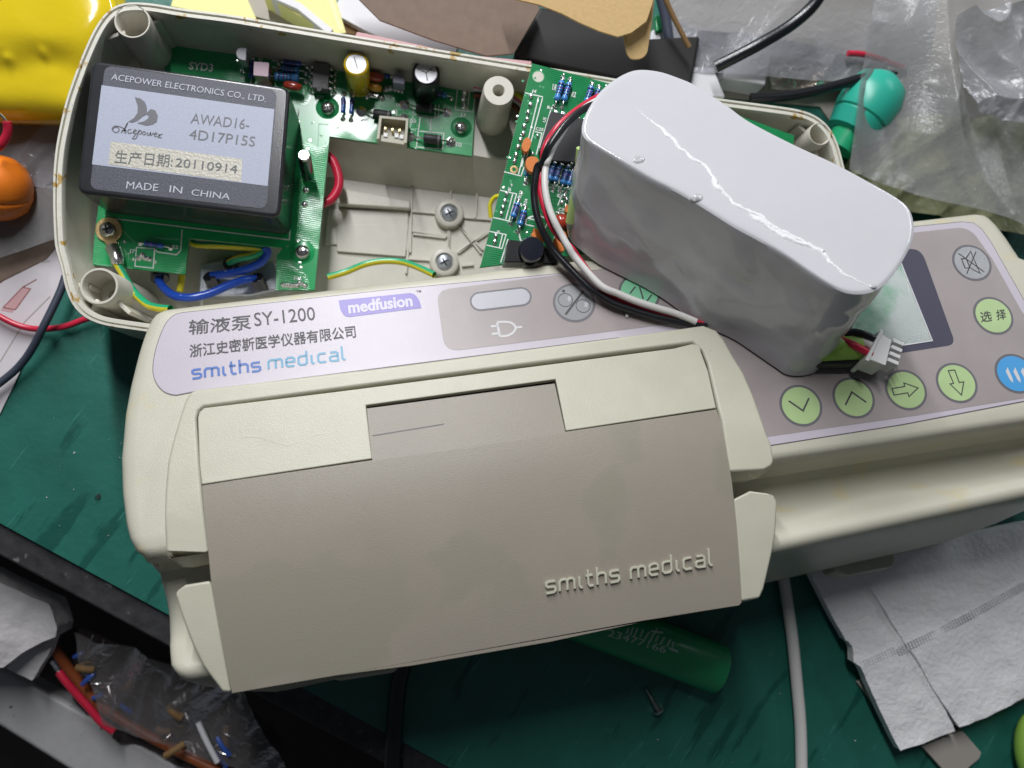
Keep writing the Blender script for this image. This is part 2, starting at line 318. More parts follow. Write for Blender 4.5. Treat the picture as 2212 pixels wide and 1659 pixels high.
# ================================================================== the setting: floor, table, green mat
fl = MB(); fl.prism([(-150, -150), (150, -150), (150, 150), (-150, 150)], -62, -60); single('floor', fl, 'floor', '', '', (0, 0, -60), kind='structure')
e0, e1 = WF.p((0, 1130), 0), WF.p((960, 1652), 0); ed = (e1 - e0).normalized(); en = Vector((ed.y, -ed.x, 0))   # en points off the table
if en.y > 0: en = -en
def tpoly(off, far=90): return [e0 - ed * far + en * off, e0 + ed * (far + 20) + en * off, e0 + ed * (far + 20) - en * far, e0 - ed * far - en * far]
tb = MB(); tb.prism(tpoly(1.08), -2.6, -.22); single('table', tb, 'table', '', '', (0, 0, -2.6), kind='structure', bevel=.12)
mt = MB(); mt.prism(tpoly(0.02), -.216, 0); single('green_mat', mt, 'mat_green', 'green rubber bench mat, scratched and spotted, ending along the black table edge', 'bench mat', (0, 0, -.21), bevel=.03)
# cut marks and paint rubs on the mat, scraps lying on it
# ================================================================== the pump (tilted, resting on the open shell)
pump = Thing('syringe_pump', 'cream syringe pump with taupe door and round-key panel, lying on the opened shell', 'medical pump', PF, (14, -8, -6))
def interp(tab, y):
    tab = sorted(tab)
    if y <= tab[0][0]: return tab[0][1]
    for (a, b), (c, d) in zip(tab, tab[1:]):
        if y <= c: return b + (d - b) * (y - a) / (c - a) if c > a else b
    return tab[-1][1]
left_px = zE(1250, 485, 1100, 520, 1050, 550, 1010, 590, 985, 630, 960, 680, 930, 760, 900, 860, 850, 1060, 815, 1250, 798, 1450) + zU(62, 720, 70, 1000, 100, 1250, 120, 1340, 140, 1400, 180, 1465, 230, 1500)
LT = [(q.y, q.x) for q in PF.pl(left_px, -.15)]
LT = [(max(y, -7.36), x) for y, x in LT]
right_px = zG(1840, 92, 1900, 95, 1960, 118, 2030, 180, 2100, 270, 2212, 440)
RT = [(q.y, q.x) for q in PF.pl(right_px, -.15)]
RT += [(-2.0, 29.3), (-3.5, 29.55), (-5.5, 29.4), (-7.0, 28.7), (-7.36, 28.0)]
LOW_L = [(-7.0, -1.7), (-7.7, -1.65), (-8.8, -1.4), (-9.6, -1.15), (-10.0, -.9), (-10.4, -.5), (-10.7, .2), (-10.95, 1.2)]
LOW_R = [(-10.93, 25.3), (-10.7, 26.8), (-10.4, 27.6), (-9.9, 28.4), (-9.2, 28.9), (-8.4, 29.1), (-7.4, 29.2)]
def crest(x): return -9.8 + (x - 17.0) * .045
FB = -7.42
def prof(x):
    """rows (y, z, which edge table) from the top edge down over the face, the trough, the ledge"""
    c = crest(x); r = [(.36, -1.6, 0), (.36, -.45, 0), (.30, -.18, 0), (.16, -.04, 0), (0, 0, 0)]
    for k in range(1, 26): r.append((-.01 - 7.02 * k / 26, 0, 0))
    r += [(-7.12, 0, 0), (-7.26, -.05, 0), (-7.37, -.17, 0), (FB, -.36, 0), (FB - .01, -.8, 0), (FB + .05, -1.5, 1), (FB - .1, -2.1, 1)]
    for k in range(1, 11):
        t = k / 10; y = FB - .1 + (c + .28 - FB + .1) * t; z = -2.1 - .28 * math.sin(math.pi * min(1, t * 1.25)) + 1.05 * t ** 2.4
        r.append((y, z, 1))
    r += [(c + .1, -.98, 1), (c - .04, -1.0, 1), (c - .17, -1.08, 1), (c - .26, -1.25, 1), (c - .42, -2.2, 1), (c - .72, -4.0, 1), (c - .95, -5.4, 1), (c - .92, -5.9, 1), (c - .6, -6.2, 1)]
    return r
hb = MB(); NX = 64; rows = len(prof(0)); vs = []
for i in range(rows):
    base_y = prof(14)[i]
    for k in range(NX + 1):
        t = k / NX
        te = .5 - .5 * math.cos(math.pi * t)
        y0, z0, w = prof(14)[i]
        if w == 0: xl, xr = interp(LT, min(max(y0, -7.36), .40)), interp(RT, min(y0, .34))
        else: xl, xr = interp(LOW_L, y0), interp(LOW_R, y0)
        x = xl + (xr - xl) * te; y, z, _ = prof(x)[i]
        # round over both ends
        e = min(x - xl, xr - x); 
        if e < .35: z -= .35 - math.sqrt(max(0, .35 ** 2 - (.35 - e) ** 2)) if e > 0 else .35
        vs.append((x, y, z))
fs = [(i * (NX + 1) + k, i * (NX + 1) + k + 1, (i + 1) * (NX + 1) + k + 1, (i + 1) * (NX + 1) + k) for i in range(rows - 1) for k in range(NX)]
nb = len(vs)
# end walls: each row's end drops to the depth of the body there
def depth(i): return -1.6 if i < 18 else (-2.2 if i < 30 else -6.25)
for side, k in ((0, 0), (1, NX)):
    idx = []
    for i in range(rows):
        x, y, z = vs[i * (NX + 1) + k]; idx.append(len(vs)); vs.append((x + (.12 if side == 0 else -.12), y, min(z - .05, depth(i))))
    for i in range(rows - 1): fs.append((i * (NX + 1) + k, (i + 1) * (NX + 1) + k, idx[i + 1], idx[i]))
    if side == 0: il = idx
    else: ir = idx
for i in range(rows - 1): fs.append((il[i], il[i + 1], ir[i + 1], ir[i]))
fs.append((il[0], ir[0], NX, 0)); fs.append((il[-1], ir[-1], (rows - 1) * (NX + 1) + NX, (rows - 1) * (NX + 1)))
hb.add(vs, fs); housing = pump.part('housing', hb, 'cream', smooth=40)
# foot under the ledge, right
q = PF.pl(zV(1100, 880, 1180, 905, 1440, 855, 1455, 805), -6.2)
fb = MB(); fb.prism([q[0] + Vector((0, .9, 0)), q[0], q[1], q[2], q[3], q[3] + Vector((0, .9, 0))], -7.2, -6.1); pump.part('foot', fb, 'cream2', bevel=.1)
q = PF.pl(zI(-400, 1000, 20, 1085, 370, 1030, 400, 990), -6.2)
fb = MB(); fb.prism([q[0] + Vector((0, 2, 0)), q[0], q[1], q[2], q[3], q[3] + Vector((0, 2, 0))], -7.2, -6.1); pump.part('foot', fb, 'cream2', bevel=.1)
# ---- faceplate (lavender membrane with a tan field)
fp = [zE(1200, 582)[0], zS(2212, 90)[0], zF(2212, 255)[0], zG(1500, 200)[0], zG(1800, 170)[0], zG(1880, 178)[0], zG(1930, 215)[0], zG(1990, 300)[0], zG(2212, 690)[0]]
F0 = [PF.p(q, .0) for q in fp]; F0 += [Vector((28.6, -4.2, 0)), Vector((28.35, -6.3, 0)), PF.p((2212, 866), 0)]
F0 += [PF.p(q, 0) for q in (zG(1400, 1498)[0], zG(550, 1632)[0])]
# the lower edge runs under the door and out again on the left
door_top = PF.pl(zT(2212, 838, 0, 1118) + zU(630, 212), 0); F0 += [Vector((F0[-1].x - .5, F0[-1].y, 0)), Vector((16.2, -3.2, 0))] + door_top
F0 += smooth_path(PF.pl(zE(1171, 1119, 1125, 1114, 1080, 1096, 1040, 1056, 1014, 1000, 1008, 940, 1018, 860, 1040, 775, 1075, 685, 1105, 635, 1135, 606, 1165, 590, 1200, 582), 0), 4)[1:-1]
fpm = MB(); fpm.prism(F0, -.05, .022); plate = pump.part('faceplate', fpm, 'faceplate')
gl_ = MB(); gl_.ribbon(F0, .05, .0, .018, closed=True); pump.part('faceplate_gap', gl_, 'ring', parent=plate)
tan = fillet(PF.pl(zT(425, 375), 0) + [PF.p(zT(1500, 238)[0], 0), PF.p(zG(1500, 238)[0], 0)] + [PF.p(zG(1850, 200)[0], 0), PF.p(zG(2005, 420)[0], 0), PF.p(zG(2212, 790)[0], 0), Vector((28.0, -4.5, 0)), Vector((27.9, -6.0, 0))] + PF.pl(zG(2212, 1325, 1500, 1440, 530, 1578), 0)
    + [Vector((16.6, -6.5, 0)), PF.p(zQ(1900, 608)[0], 0), PF.p(zQ(1600, 645)[0], 0), PF.p(zT(510, 980)[0], 0)], [.45, 0, 0, .5, 0, .3, .3, .3, 0, 0, 0, 0, 0, 0, .5])
tm = MB(); tm.flat(tan, .030); pump.part('tan_field', tm, 'faceplate_tan', parent=plate, smooth=0)
# texts on the faceplate
def ptext(s, a, b, c, m, name, bold=0, cap=.72, h=.03, zf=None, dz=.006, label=None):
    return pump.part(name, text_mb(s, PF, a, b, c, h, bold, cap, zf, dz=dz), m, parent=plate, smooth=0, label=label)
ptext('输液泵', zS(198, 520)[0], zS(815, 465)[0], zS(205, 385)[0], 'ink', 'title_lettering', .007, .86)
ptext('SY-1200', zS(850, 447)[0], zS(1450, 384)[0], zS(838, 312)[0], 'ink', 'title_lettering', .0)
ptext('浙江史密斯医学仪器有限公司', zS(210, 745)[0], zS(1848, 548)[0], zS(206, 632)[0], 'ink', 'maker_lettering', .012, .84)
# word mark drawn as strokes: unit cell 0..1 high for the x-height
WORD = {
 's': (.95, [[(.9, .97), (.25, .97), (.08, .86), (.08, .66), (.2, .53), (.75, .50), (.88, .40), (.88, .16), (.72, .03), (.05, .03)]]),
 'm': (1.5, [[(.08, 0), (.08, .75), (.25, .95), (.65, .95), (.78, .78), (.78, 0)], [(.78, .78), (.93, .95), (1.25, .95), (1.42, .78), (1.42, 0)]]),
 'ı': (.48, [[(.14, .97), (.14, .2), (.26, .03), (.42, .03)]]),
 't': (.72, [[(.22, 1.42), (.22, .25), (.36, .03), (.70, .03)], [(0, .93), (.66, .93)]]),
 'h': (.95, [[(.08, 1.5), (.08, 0)], [(.08, .78), (.26, .95), (.70, .95), (.86, .78), (.86, 0)]]),
 'e': (.98, [[(.08, .50), (.88, .50), (.90, .78), (.72, .97), (.28, .97), (.08, .80), (.08, .2), (.26, .03), (.86, .03)]]),
 'd': (1.0, [[(.90, 1.5), (.90, .2), (.72, .03), (.26, .03), (.08, .2), (.08, .8), (.26, .97), (.90, .97)]]),
 'c': (.92, [[(.86, .97), (.26, .97), (.08, .8), (.08, .2), (.26, .03), (.86, .03)]]),
 'a': (.98, [[(.14, .97), (.70, .97), (.88, .82), (.88, 0), (.26, .03), (.08, .14), (.08, .42), (.26, .55), (.88, .55)]]),
 'l': (.45, [[(.10, 1.5), (.10, .2), (.22, .03), (.40, .03)]]), ' ': (.45, [])}
def wordmark(s, F, p0, p1, p2, h, wd, z0, z1, m, parent, zf=None, **kw):
    gap = .24; tot = sum(WORD[c][0] + gap for c in s) - gap; A = F.p(p0, h); B = F.p(p1, h); ex = (B - A) / tot; ey = F.p(p2, h) - A
    x = 0
    for c in s:
        mb = MB()
        for st in WORD[c][1]:
            pts = [A + ex * (x + a) + ey * b for a, b in st]; n0 = len(mb.v)
            mb.ribbon([(p.x, p.y) for p in pts], wd, z0, z1)
            if zf:
                for i in range(n0, len(mb.v)): mb.v[i].z += zf(mb.v[i].x, mb.v[i].y)
        x += WORD[c][0] + gap
        if mb.v: pump.part('letter', mb, m, parent=parent, **kw)
wordmark('smıths', PF, zS(232, 968)[0], zS(912, 888)[0], zS(228, 878)[0], .03, .075, .026, .034, 'blue_ink', plate, smooth=0)
wordmark('medıcal', PF, zS(980, 872)[0], zS(1750, 775)[0], zS(975, 782)[0], .03, .068, .026, .034, 'cyan_ink', plate, smooth=0)
bd = PF.pl(zF(12, 500, 500, 450, 540, 490, 556, 550, 60, 612, 25, 570), 0)
pm = MB(); pm.flat(fillet(bd, [.0, .25, .3, 0, .3, .2]), .031); pump.part('brand_badge', pm, 'purple', parent=plate, smooth=0)
ptext('medfusion', zF(78, 582)[0], zF(500, 533)[0], zF(70, 505)[0], 'lav', 'badge_lettering', .035, .74, dz=.008)
ptext('TM', zF(522, 447)[0], zF(553, 443)[0], zF(521, 433)[0], 'ink', 'badge_lettering', .01)
# indicator window and plug sign
a, b = PF.p(zT(860, 485)[0], 0), PF.p(zT(1262, 438)[0], 0)
def capsule(a, b, r, n=14):
    d = (b - a).normalized(); t0 = math.atan2(d.y, d.x); out = []
    for k in range(n + 1): t = t0 + math.pi / 2 + math.pi * k / n; out.append((a.x + r * math.cos(t), a.y + r * math.sin(t)))
    for k in range(n + 1): t = t0 - math.pi / 2 + math.pi * k / n; out.append((b.x + r * math.cos(t), b.y + r * math.sin(t)))
    return out
w1 = MB(); w1.flat(capsule(a, b, .345), .036); pump.part('indicator_rim', w1, 'ring', parent=plate, smooth=0)
w1 = MB(); w1.flat(capsule(a, b, .28), .041); pump.part('indicator_window', w1, 'key_white', parent=plate, smooth=0)
pg = MB()
P = lambda f, *a: [(q.x, q.y) for q in PF.pl(f(*a), .03)]
pg.ribbon(P(zT, 1025, 688, 1052, 824), .07, .031, .037)
pg.ribbon([(q.x, q.y) for q in smooth_path([Vector((*p, 0)) for p in P(zT, 1028, 685, 1110, 682, 1170, 695, 1208, 738, 1180, 790, 1120, 820, 1050, 824)], 5)], .07, .031, .037)
for c in ((965, 728, 1032, 722), (975, 802, 1042, 794), (1212, 738, 1272, 732)): pg.ribbon(P(zT, *c), .07, .031, .037)
pump.part('plug_sign', pg, 'silver_ink', parent=plate, smooth=0)
# keys
def disc(c, r, z, n=48): return [(c.x + r * math.cos(2 * math.pi * k / n), c.y + r * math.sin(2 * math.pi * k / n)) for k in range(n)]
def key(c, m, strokes, w=.055, sm='ink', label=None, r=.7):
    C_ = PF.p(c, 0); mb = MB(); mb.flat(disc(C_, r, 0), .034); k_ = pump.part('key', mb, 'ring', parent=plate, smooth=0, label=label)
    mb = MB(); D = disc(C_, r - .082, 0); mb.flat(D, .040); pump.part('key_face', mb, m, parent=plate, smooth=0)
    mb = MB()
    for st in strokes:
        pts, cl = (st[:-1], True) if st[-1] == 'c' else (st, False)
        mb.ribbon([(q.x, q.y) for q in PF.pl(pts, .03)], w, .041, .046, closed=cl)
    if strokes: pump.part('key_sign', mb, sm, parent=plate, smooth=0)
    return C_
zk = Z(1920, 990, 240); zv = Z(2760, 1340, 240); zmute = Z(3380, 850, 240)
pc = key(zk(1150, 830)[0], 'key_grey', [zk(1455, 440, 870, 1210)], .075, label='grey key with two small circles parted by a slash')
cm = MB()
for cc, rr in (((860, 745), .235), ((1445, 940), .232)):
    c_ = PF.p(zk(*cc)[0], 0); cm.ribbon(disc(c_, rr, 0, 28), .022, .041, .046, closed=True)
c_ = PF.p(zk(803, 450)[0], 0); cm.flat(disc(c_, .055, 0, 14), .045); c_ = PF.p(zk(1530, 655)[0], 0); cm.flat(disc(c_, .018, 0, 10), .045)
pump.part('key_sign', cm, 'ink', parent=plate, smooth=0)
wm = MB(); rnd = random.Random(3)
for cc in ((930, 700), (1490, 880)):
    pts = []
    for k in range(14):
        a_ = 2 * math.pi * k / 14; R_ = 120 * (.45 + .5 * rnd.random()); pts.append(zk(cc[0] + 60 + R_ * math.cos(a_) * .8, cc[1] + R_ * math.sin(a_))[0])
    wm.flat([(q.x, q.y) for q in PF.pl(pts, .03)], .0475)
pump.part('worn_patch', wm, 'key_blue' if False else 'key_white', parent=plate, smooth=0)
key(zv(843, 975)[0], 'key_green', [zv(455, 815, 925, 1140, 1120, 725)], .055, label='pale green key with a V-shaped arrow')
key(zG(1090, 1324)[0], 'key_green', [zG(1038, 1370, 1080, 1285, 1175, 1352)], .055, label='pale green key with a worn upward arrow')
key(zG(1433, 1272)[0], 'key_green', [zG(1345, 1262, 1427, 1248, 1422, 1225, 1515, 1258, 1455, 1315, 1448, 1290, 1357, 1305) + ['c']], .036, label='pale green key with an outlined arrow pointing right')
key(zG(1766, 1226)[0], 'key_green', [zG(1713, 1145, 1755, 1140, 1785, 1222, 1815, 1218, 1800, 1305, 1725, 1232, 1748, 1228) + ['c']], .036, label='pale green key with an outlined arrow pointing down')
key(zmute(738, 808)[0], 'key_grey', [zmute(310, 490, 1160, 1100), zmute(890, 430, 580, 1165), zmute(410, 670, 560, 650, 710, 420, 1020, 1150, 690, 960, 530, 975) + ['c'], zmute(560, 650, 690, 960)], .035, label='grey mute key with a crossed-out horn')
zsel = Z(3440, 1040, 208, 1917)
key(zsel(887, 793)[0], 'key_green', [], label='pale green key with two Chinese characters')
ptext('选', zsel(500, 975)[0], zsel(870, 925)[0], zsel(465, 660)[0], 'ink', 'key_sign', .012, .84, h=.041)
ptext('择', zsel(1025, 905)[0], zsel(1340, 860)[0], zsel(985, 600)[0], 'ink', 'key_sign', .012, .84, h=.041)
bc = key(zG(2150, 1165)[0], 'key_blue', [], label='blue key with triple white arrowheads, cut by the right edge')
ar = MB()
for x_ in (2090, 2140, 2190):
    ar.flat([(q.x, q.y) for q in PF.pl(zG(x_, 1150, x_ + 12, 1122, x_ + 45, 1195, x_ + 50, 1225, x_ + 28, 1205), .03)], .045)
pump.part('key_sign', ar, 'silver_ink', parent=plate, smooth=0)
key(zQ(1215, 185)[0], 'key_mint', [zQ(1160, 90, 1080, 190), zQ(1222, 95, 1275, 270), zQ(1400, 205, 1330, 300)], .05, label='mint green key half hidden under the battery pack')
# screen
sc_ = fillet(PF.pl(zG(420, 520, 1530, 335, 1760, 975, 700, 1140), 0), [.3, .5, .3, .3])
sb = MB(); sb.flat(sc_, .033); pump.part('screen_surround', sb, 'screen_bezel', parent=plate, smooth=0)
sg = PF.pl(zG(620, 590, 1400, 440, 1605, 950, 820, 1075), 0)
sb = MB(); sb.flat(sg, .040); pump.part('screen', sb, 'screen', parent=plate, smooth=0)
sb = MB(); sb.ribbon([sg[1], sg[2], sg[3]], .035, .04, .052); pump.part('screen_edge', sb, 'silver_ink', parent=plate, smooth=0)
# ---- door
def gz(y): return .60 if y > -5.6 else .60 - 1.15 * ((-5.6 - y) / 5.8) ** 1.7
def zdoor(x, y): return gz(y)
def doorpts(pts, dz=0):
    out = []
    for q in pts:
        h = .6
        for _ in range(8): h = gz(PF.p(q, h + dz).y)
        out.append(PF.p(q, h + dz))
    return out
def curved(poly, dz, thick, name, m, bevel=.05, cuts=28, label=None):
    """a plate following the door's curve: polygon cut along y and bent"""
    bm = bmesh.new(); vsb = [bm.verts.new((p[0], p[1], 0)) for p in poly]; bm.faces.new(vsb)
    y0 = min(p[1] for p in poly); y1 = max(p[1] for p in poly)
    for k in range(12):
        y = -5.75 - .55 * k
        if y < y0 + .05 or y > y1: continue
        bmesh.ops.bisect_plane(bm, geom=bm.verts[:] + bm.edges[:] + bm.faces[:], plane_co=(0, y + .0007, 0), plane_no=(0, 1, 0))
    bmesh.ops.remove_doubles(bm, verts=bm.verts[:], dist=.07)
    bmesh.ops.recalc_face_normals(bm, faces=bm.faces)
    if bm.faces[:][0].normal.z < 0: bmesh.ops.reverse_faces(bm, faces=bm.faces)
    top = bm.faces[:]; ret = bmesh.ops.extrude_face_region(bm, geom=top)
    nv = {v for v in ret['geom'] if isinstance(v, bmesh.types.BMVert)}
    for v in bm.verts: v.co.z = gz(v.co.y) + dz - (0 if v in nv else thick)
    bmesh.ops.delete(bm, geom=[], context='FACES') if False else None
    bmesh.ops.recalc_face_normals(bm, faces=bm.faces); me = bpy.data.meshes.new(name)
    for v in bm.verts: v.co -= pump.o
    bm.to_mesh(me); bm.free(); me.materials.append(M[m]); me.shade_smooth(); me.set_sharp_from_angle(angle=math.radians(30))
    ob = bpy.data.objects.new(name, me); S.collection.objects.link(ob); ob.parent = pump.e
    if bevel:
        b = ob.modifiers.new('bevel', 'BEVEL'); b.width = bevel; b.segments = 4; b.limit_method = 'ANGLE'; b.angle_limit = math.radians(35); b.harden_normals = True; b.use_clamp_overlap = True
    if label: ob['label'] = label
    return ob
# frame around the door, upper piece: a horseshoe
fo = zU(425, 1485, 412, 1200, 418, 1000, 440, 760, 475, 610, 530, 420, 580, 270, 620, 215, 680, 195) + zT(0, 1125) + zT(2212, 838) + zQ(2150, 655)
fo += zG(110, 845, 190, 880, 240, 940, 300, 1050, 370, 1160, 430, 1300, 480, 1440, 520, 1560) + zV(735, 140, 748, 235, 735, 265)
fo += zV(690, 290, 490, 300)
fi = zV(470, 190, 440, 0) + zG(200, 1400, 130, 1100, 90, 1010, 50, 970, 0, 965) + zQ(2000, 912) + zT(0, 1278) + zU(720, 335, 680, 370, 668, 420, 690, 800, 705, 950, 760, 1480)
doorframe = curved([p for p in doorpts(fo + fi)], 0.05, 1.7, 'door_frame', 'cream2', bevel=.11)
# the frame's ends: sloping undersides, left and right
for cr, bo_ in ((zH(950, 440, 968, 462, 1080, 448, 1192, 430), zH(960, 462, 1045, 512, 1100, 515, 1197, 495)), (zV(490, 300, 600, 292, 690, 288, 748, 240), zV(500, 356, 600, 345, 655, 334, 735, 275))):
    a_ = doorpts(cr, .02); b_ = [PF.p(q, -.35) for q in bo_]; c_ = [Vector((p.x, p.y + .25, -1.6)) for p in b_]; mb = MB()
    if len(a_) != len(b_): raise SystemExit('chamfer')
    for i in range(len(a_) - 1): mb.add([a_[i], a_[i + 1], b_[i + 1], b_[i]], [(0, 1, 2, 3)]); mb.add([b_[i], b_[i + 1], c_[i + 1], c_[i]], [(0, 1, 2, 3)])
    for e in (0, -1): mb.add([a_[e], b_[e], c_[e], Vector((a_[e].x, a_[e].y, -1.6))], [(0, 1, 2, 3)])
    n0 = MB(); n0.add(mb.v, mb.f); pump.part('frame_end', n0, 'cream', smooth=0)
# lower flanks
lf = doorpts(zH(1000, 670, 1012, 640, 1060, 612, 1200, 590, 1215, 640, 1320, 1228, 1270, 1225, 1160, 1080, 1100, 960, 1040, 800))
curved(lf, .03, 1.2, 'door_flank', 'cream2', bevel=.13)
rf = doorpts(zV(512, 458, 610, 408, 700, 420, 750, 435, 768, 470, 760, 640, 745, 740, 690, 980, 665, 1035, 560, 1055))
curved(rf, .03, 1.2, 'door_flank', 'cream2', bevel=.13)
# dark slot parts behind the flanks (the syringe cradle)
sl = MB(); q1 = PF.pl(zH(870, 470, 1200, 500), -1.2); q2 = PF.pl(zV(500, 330, 620, 345), -1.2)
sl.prism([(1.3, -7.0), (15.9, -7.0), (16.0, -8.9), (1.4, -8.9)], -1.9, -.55); pump.part('syringe_cradle', sl, 'cream2', bevel=.05)
# door leaf (taupe) and the cream strip above it
leaf = doorpts(zU(708, 952, 1000, 905, 2048, 752, 2005, 345) + zF(1430, 1045, 1500, 1362) + zG(190, 1400) + zV(440, 0, 500, 330, 530, 600, 560, 1060, 545, 1078, 0, 1165) + zI(2212, 655, 1400, 830, 500, 985, 0, 1050) + zH(1325, 1232, 1210, 640, 1190, 430))
curved(leaf, .02, .5, 'door_leaf', 'taupe', bevel=.045)
strip = doorpts(zU(708, 945, 690, 790, 676, 420, 688, 375, 725, 342) + zF(0, 1100, 2212, 816) + zQ(1980, 930, 2050, 940, 2102, 980) + zG(88, 1020, 135, 1150, 188, 1392) + zF(1503, 1358, 1435, 1020, 192, 1190, 232, 1540))
curved(strip, .045, .5, 'door_strip', 'cream2', bevel=.035)
gap = MB(); gap.prism([(p.x, p.y) for p in doorpts(zU(690, 900, 670, 420, 690, 360) + zF(0, 1085, 2212, 800) + zQ(2000, 912) + zG(90, 1010, 200, 1390))], -.2, .3); pump.part('door_recess', gap, 'hole')
gp2 = MB(); gp2.prism([(p.x, p.y) for p in doorpts(zF(192, 1190, 1432, 1018, 1440, 1050, 196, 1222))], .3, .45); pump.part('door_recess', gp2, 'hole')
wordmark('smıths medıcal', PF, zI(1368, 520)[0], zJ(160, 332)[0], zI(1362, 445)[0], -.25, .072, 0.0, .10, 'cream2', None, zf=lambda x, y: gz(y) + .01, bevel=.02)
scr = MB()
for c in (zU(1010, 580, 1060, 568, 1140, 568, 1250, 600, 1390, 638, 1480, 605), zU(1560, 565, 1640, 545), zU(995, 470, 998, 520)):
    scr.ribbon([(p.x, p.y) for p in doorpts(c)], .022, .64, .652)
pump.part('scratch', scr, 'white_abs', smooth=0, label='pale hair-thin scratch on the cream strip')
ln = MB(); ln.ribbon([(p.x, p.y) for p in doorpts(zF(235, 1388, 700, 1312))], .03, .612, .628); pump.part('crease_line', ln, 'chip', smooth=0)
# ================================================================== the opened shell lying on the mat
RH = 4.6                                                        # height of its rim
shell = Thing('pump_shell', 'opened white plastic half shell with screw posts, yellowed grease on its rim', 'plastic housing', WF, WF.p((950, 400), 0))
ol = zE(960, 705, 800, 683, 650, 660, 560, 620, 505, 580, 470, 530, 440, 470, 420, 400, 385, 220) + zA(358, 1659, 345, 1400, 345, 1150, 358, 1000, 378, 880, 430, 650, 520, 400, 600, 215, 650, 130, 700, 65, 740, 35, 790, 15, 860, 8, 1000, 18, 1200, 55, 1500, 92) + zA(2212, 212)
ol += zC(380, 518, 1000, 640, 1400, 692, 1560, 715, 1640, 738, 1700, 770, 1750, 815, 1790, 870, 1830, 970, 1862, 1110)
O_ = WF.pl(ol, RH)
# the hidden right end and the near wall
re = WF.p(zC(1862, 1110)[0], RH); ne = WF.p(zE(960, 705)[0], RH); nd = (WF.p(zE(960, 705)[0], RH) - WF.p(zE(700, 668)[0], RH)).normalized()
O_ += [re + Vector((.45, -1.6, 0)), re + Vector((.7, -3.4, 0)), re + Vector((.6, -5.2, 0))]
kk = ne + nd * ((re.x - .7 - ne.x) / nd.x); O_ += [kk + Vector((1.0, 1.3, 0)), kk + Vector((.4, .3, 0)), kk + Vector((-.8, -.1, 0)), ne + nd * 10, ne + nd * 4]
def resample(P, step, closed=True):
    P = P + [P[0]] if closed else P; out = []; acc = 0
    L = [0]
    for a, b in zip(P, P[1:]): L.append(L[-1] + (b - a).length)
    n = max(3, int(L[-1] / step)); j = 0
    for i in range(n + (0 if closed else 1)):
        t = L[-1] * i / n
        while j < len(L) - 2 and L[j + 1] < t: j += 1
        f = (t - L[j]) / max(1e-9, L[j + 1] - L[j]); out.append(P[j].lerp(P[j + 1], f))
    return out
O_ = resample(O_, .22)
for _ in range(3): O_ = [(O_[i - 1] + O_[i] * 2 + O_[(i + 1) % len(O_)]) / 4 for i in range(len(O_))]
def normals_in(P):
    n = len(P); a = sum(P[i].x * P[(i + 1) % n].y - P[(i + 1) % n].x * P[i].y for i in range(n)); s_ = 1 if a > 0 else -1; out = []
    for i in range(n):
        d = (P[(i + 1) % n] - P[i - 1]).normalized(); out.append(Vector((-d.y, d.x, 0)) * s_)
    return out
NI = normals_in(O_)
def loft(P, NN, prof_, extra=None):
    mb = MB(); n = len(P); vs = []
    for off, h in prof_:
        for i, p in enumerate(P): q = p + NN[i] * off; vs.append((q.x, q.y, h))
    fs = [(r * n + i, r * n + (i + 1) % n, (r + 1) * n + (i + 1) % n, (r + 1) * n + i) for r in range(len(prof_) - 1) for i in range(n)]
    mb.add(vs, fs); return mb
wl = loft(O_, NI, [(.5, .02), (.12, .35), (0, 1.2), (0, RH - .16)]); shell.part('outer_wall', wl, 'white_abs')
rm = loft(O_, NI, [(.0, RH - .16), (-.01, RH - .05), (.02, RH), (.085, RH), (.10, RH - .10), (.135, RH - .10), (.15, RH - .02), (.265, RH - .02), (.285, RH - .06), (.29, RH - .3)])
shell.part('rim', rm, 'rim', smooth=50)
iw = loft(O_, NI, [(.29, RH - .3), (.34, .5), (.5, .3)]); shell.part('inner_wall', iw, 'white_abs')
bt = MB(); bt.prism([p + NI[i] * .45 for i, p in enumerate(O_)], .02, .3); shell.part('base', bt, 'white_abs')
def wtext(T, F, s, a, b, c, h, m='silk', name='silkscreen_text', bold=.02, parent=None, cap=.72):
    return T.part(name, text_mb(s, F, a, b, c, h, bold, cap), m, parent=parent, smooth=0)
# ledges of the battery bay: raised floor with a sloping front, right of and above the bay
def slab(pts, h0, h1, name, m='white_abs', T=shell, bevel=.06, F=WF, parent=None, label=None):
    mb = MB(); mb.prism(F.pl(pts, h1), h0, h1); return T.part(name, mb, m, bevel=bevel, parent=parent, label=label)
lt = WF.pl(zB(250, 890, 900, 975, 1270, 1020, 1530, 1065, 1700, 1090), 2.0); lb_ = WF.pl(zB(300, 1160, 700, 1215, 1100, 1262, 1430, 1300, 1650, 1320), .32)
sm_ = MB(); back = [p + Vector((.45, 3.6, 0)) for p in lt]
for i in range(len(lt) - 1):
    sm_.add([lt[i], lt[i + 1], lb_[i + 1], lb_[i]], [(0, 1, 2, 3)]); sm_.add([lt[i], lt[i + 1], back[i + 1], back[i]], [(0, 1, 2, 3)])
shell.part('bay_step', sm_, 'white_abs', smooth=20)
